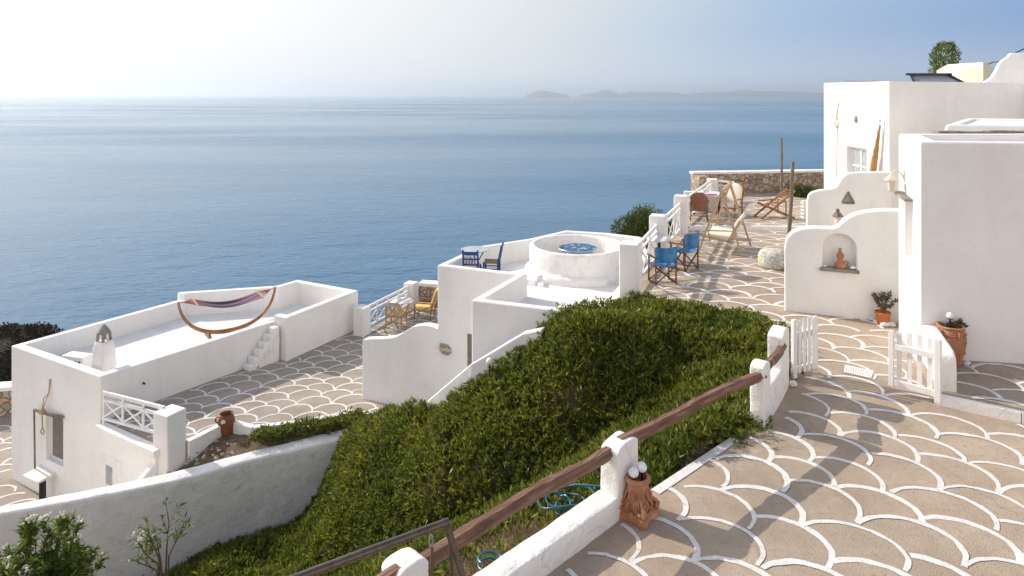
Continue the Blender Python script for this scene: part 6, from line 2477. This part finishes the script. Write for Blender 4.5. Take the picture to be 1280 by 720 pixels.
# slim tree behind the upper roof
p = D(1181, 100, 30)
tr = thing('cypress_tree', 'slim green cypress with bare twigs on one side rising above the roof', 'tree', (p.x, p.y, 0))
n = 5200
hh = rng.uniform(0, 1, n) ** .9
R_ = .56 * np.sqrt(np.clip(1 - ((hh - .5) / .53) ** 4, 0.01, 1)) * (1 + .16 * np.sin(hh * 23) * np.sin(hh * 9))
a_ = rng.uniform(0, 2 * PI, n)
rad = R_ * rng.uniform(.45, 1.05, n)
P = np.stack([rad * np.cos(a_) + .06 * np.sin(hh * 7), rad * np.sin(a_), 2.2 + hh * 4.55], 1)
d = unit(np.stack([np.cos(a_) * .5, np.sin(a_) * .5, np.full(n, 1.0)], 1) + rng.normal(size=(n, 3)) * .35)
quads('crown', leaf_quads(P, d, rng.uniform(.08, .2, n), rng.uniform(.03, .06, n)), leafmat('cypress_leaf', [(0, (.06, .10, .015)), (.5, (.12, .18, .025)), (1, (.2, .26, .05))], .25), tr)
MB().tube([(0, 0, -.3), (.03, 0, 3), (.05, 0, 6.2)], [.1, .06, .02], 7).build('trunk', BARK, tr)
tw = MB()
for k in range(9):
    z = 4.6 + .22 * k
    tw.tube([(-.05, 0, z - .6), (-.38 - .05 * math.sin(k), .1 * math.sin(k * 2), z), (-.46 - .12 * math.sin(k * 1.7), 0, z + .35)], [.018, .012, .006], 5)
tw.build('twig', BARK, tr)


# scrub on the headland
def make_scrub():
    P, Nn = [], []
    n = 30000
    x = rng.uniform(-100, -46, n)
    y = rng.uniform(42, 84, n)
    z = np.array([hill_z(a, b) for a, b in zip(x, y)])
    k = rng.uniform(size=n) < .85
    dens = np.array([noise.noise(Vector((a * .22, b * .22, 9))) for a, b in zip(x, y)])
    k &= dens > -.4
    pts = np.stack([x, y, z], 1)[k]
    m = 14
    d = unit(rng.normal(size=(len(pts) * m, 3)) + np.array([0, 0, .7]))
    b = np.repeat(pts, m, 0) + rng.normal(size=(len(pts) * m, 3)) * np.array([.4, .4, .10])
    s_ = np.repeat(rng.uniform(.5, 1.5, len(pts)), m)
    q = leaf_quads(b, d, .28 * s_, .17 * s_)
    stuff(quads('scrub', q, LEAFS), 'dark low scrub covering the headland beyond the lower house', 'scrub')
    n = 5000
    x = rng.uniform(-45, -18, n)
    y = rng.uniform(25, 60, n)
    z = np.array([hill_z(a, b) for a, b in zip(x, y)])
    pts = np.stack([x, y, z], 1)
    d = unit(rng.normal(size=(n * 6, 3)) + np.array([0, 0, .7]))
    b = np.repeat(pts, 6, 0) + rng.normal(size=(n * 6, 3)) * np.array([.35, .35, .14])
    stuff(quads('scrub', leaf_quads(b, d, np.full(n * 6, .4), np.full(n * 6, .24)), LEAFS), 'dark low scrub on the slope below the lane wall', 'scrub')


make_scrub()

# ================================================================== CAMERA, LIGHT, AIR
cam = bpy.data.cameras.new('camera')
cam.lens = 24
cam.sensor_width = 36
cam.shift_y = -(360 - HZ) / 1280
cam.clip_start = 0.1
cam.clip_end = 120000
co = bpy.data.objects.new('camera', cam)
COL.objects.link(co)
co.location = (0, 0, CH)
co.rotation_euler = (math.radians(90), 0, 0)
SC.camera = co

EL, AZ = math.radians(31), math.radians(-58)     # azimuth from +Y, towards -X
sd = Vector((math.sin(AZ) * math.cos(EL), math.cos(AZ) * math.cos(EL), math.sin(EL)))
sl_ = bpy.data.lights.new('sun', 'SUN')
sl_.energy = SUN_E
sl_.angle = math.radians(0.5)
sl_.color = (1.0, 0.91, 0.79)
so = bpy.data.objects.new('sun', sl_)
COL.objects.link(so)
so.location = (-20, 10, 30)
so.rotation_euler = (-sd).to_track_quat('-Z', 'Y').to_euler()

w = bpy.data.worlds.new('World')
SC.world = w
w.use_nodes = True
nt = w.node_tree
nt.nodes.clear()
out = nd(nt, 'ShaderNodeOutputWorld')
bg = nd(nt, 'ShaderNodeBackground')
sk = nd(nt, 'ShaderNodeTexSky', sky_type='NISHITA')
sk.sun_disc = False
sk.sun_elevation = EL
sk.sun_rotation = AZ
sk.altitude = 100
sk.air_density = 1.0
sk.dust_density = DUST
sk.ozone_density = 1.0
L = nt.links.new
hs = nd(nt, 'ShaderNodeHueSaturation')
hs.inputs['Saturation'].default_value = SAT
L(sk.outputs[0], hs.inputs['Color'])
wm = nd(nt, 'ShaderNodeMix', data_type='RGBA', blend_type='MULTIPLY')
wm.inputs[0].default_value = 1.0
L(hs.outputs[0], wm.inputs[6])
wm.inputs[7].default_value = (1.05, 1.0, 0.95, 1)
# the hazy band above the sea: white towards the sun, grey-blue away from it
tc = nd(nt, 'ShaderNodeTexCoord')
dp = nd(nt, 'ShaderNodeVectorMath', operation='DOT_PRODUCT')
dp.inputs[1].default_value = tuple(sd)
L(tc.outputs['Generated'], dp.inputs[0])
rp = nd(nt, 'ShaderNodeValToRGB')
els = rp.color_ramp.elements
while len(els) < len(SKYRAMP):
    els.new(0.5)
for e, (p, c) in zip(els, SKYRAMP):
    e.position = p
    e.color = c4(c)
mr = nd(nt, 'ShaderNodeMapRange')
mr.inputs[1].default_value = -0.3
mr.inputs[2].default_value = 1.0
L(dp.outputs['Value'], mr.inputs[0])
L(mr.outputs[0], rp.inputs[0])
sx = nd(nt, 'ShaderNodeSeparateXYZ')
L(tc.outputs['Generated'], sx.inputs[0])
m2 = nd(nt, 'ShaderNodeMapRange', interpolation_type='SMOOTHSTEP')
m2.inputs[1].default_value = 0.0
m2.inputs[2].default_value = 0.10
m2.inputs[3].default_value = 1.0
m2.inputs[4].default_value = 0.0
L(sx.outputs['Z'], m2.inputs[0])
hzw = nd(nt, 'ShaderNodeMix', data_type='RGBA')        # paler just above the horizon
L(m2.outputs[0], hzw.inputs[0])
L(rp.outputs[0], hzw.inputs[6])
hl2 = nd(nt, 'ShaderNodeMix', data_type='RGBA')
hl2.inputs[0].default_value = 0.42
L(rp.outputs[0], hl2.inputs[6])
hl2.inputs[7].default_value = (0.56 / SKYDIV, 0.575 / SKYDIV, 0.59 / SKYDIV, 1)
L(hl2.outputs[2], hzw.inputs[7])
# warm fill added to the low sky behind the camera, brightening the shaded walls
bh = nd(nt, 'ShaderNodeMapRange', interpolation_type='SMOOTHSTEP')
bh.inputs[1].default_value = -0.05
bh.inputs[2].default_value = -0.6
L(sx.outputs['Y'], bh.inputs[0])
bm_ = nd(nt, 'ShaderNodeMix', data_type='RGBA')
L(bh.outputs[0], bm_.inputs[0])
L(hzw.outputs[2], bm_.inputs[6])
bm_.inputs[7].default_value = BACKFILL
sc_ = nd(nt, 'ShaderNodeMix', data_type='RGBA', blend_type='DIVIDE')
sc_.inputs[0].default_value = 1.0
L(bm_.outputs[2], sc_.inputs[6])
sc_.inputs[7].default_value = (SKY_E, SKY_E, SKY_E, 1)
m3 = nd(nt, 'ShaderNodeMapRange', interpolation_type='SMOOTHSTEP')
m3.inputs[1].default_value = 0.16
m3.inputs[2].default_value = 0.5
L(sx.outputs['Z'], m3.inputs[0])
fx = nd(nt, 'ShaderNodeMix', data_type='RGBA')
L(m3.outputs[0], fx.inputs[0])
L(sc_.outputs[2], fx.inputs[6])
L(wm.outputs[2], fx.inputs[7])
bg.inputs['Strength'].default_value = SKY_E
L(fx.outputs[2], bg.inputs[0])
L(bg.outputs[0], out.inputs[0])

if HAZE:
    hz = bpy.data.materials.new('haze_air')
    hz.use_nodes = True
    nt = hz.node_tree
    nt.nodes.clear()
    out = nd(nt, 'ShaderNodeOutputMaterial')
    pv = nd(nt, 'ShaderNodeVolumePrincipled')
    pv.inputs['Color'].default_value = (0.74, 0.86, 1.0, 1)
    pv.inputs['Density'].default_value = HAZE
    pv.inputs['Anisotropy'].default_value = 0.5
    nt.links.new(pv.outputs[0], out.inputs['Volume'])
    hb_ = MB().box(-45000, -45000, SEA_Z - 8, 45000, 45000, 320).build('haze', hz)
    stuff(hb_, 'pale sea haze', 'haze')

SC.view_settings.view_transform = 'Standard'
SC.view_settings.look = 'None'
SC.view_settings.gamma = 1
SC.view_settings.use_curve_mapping = False
SC.view_settings.exposure = EXPO
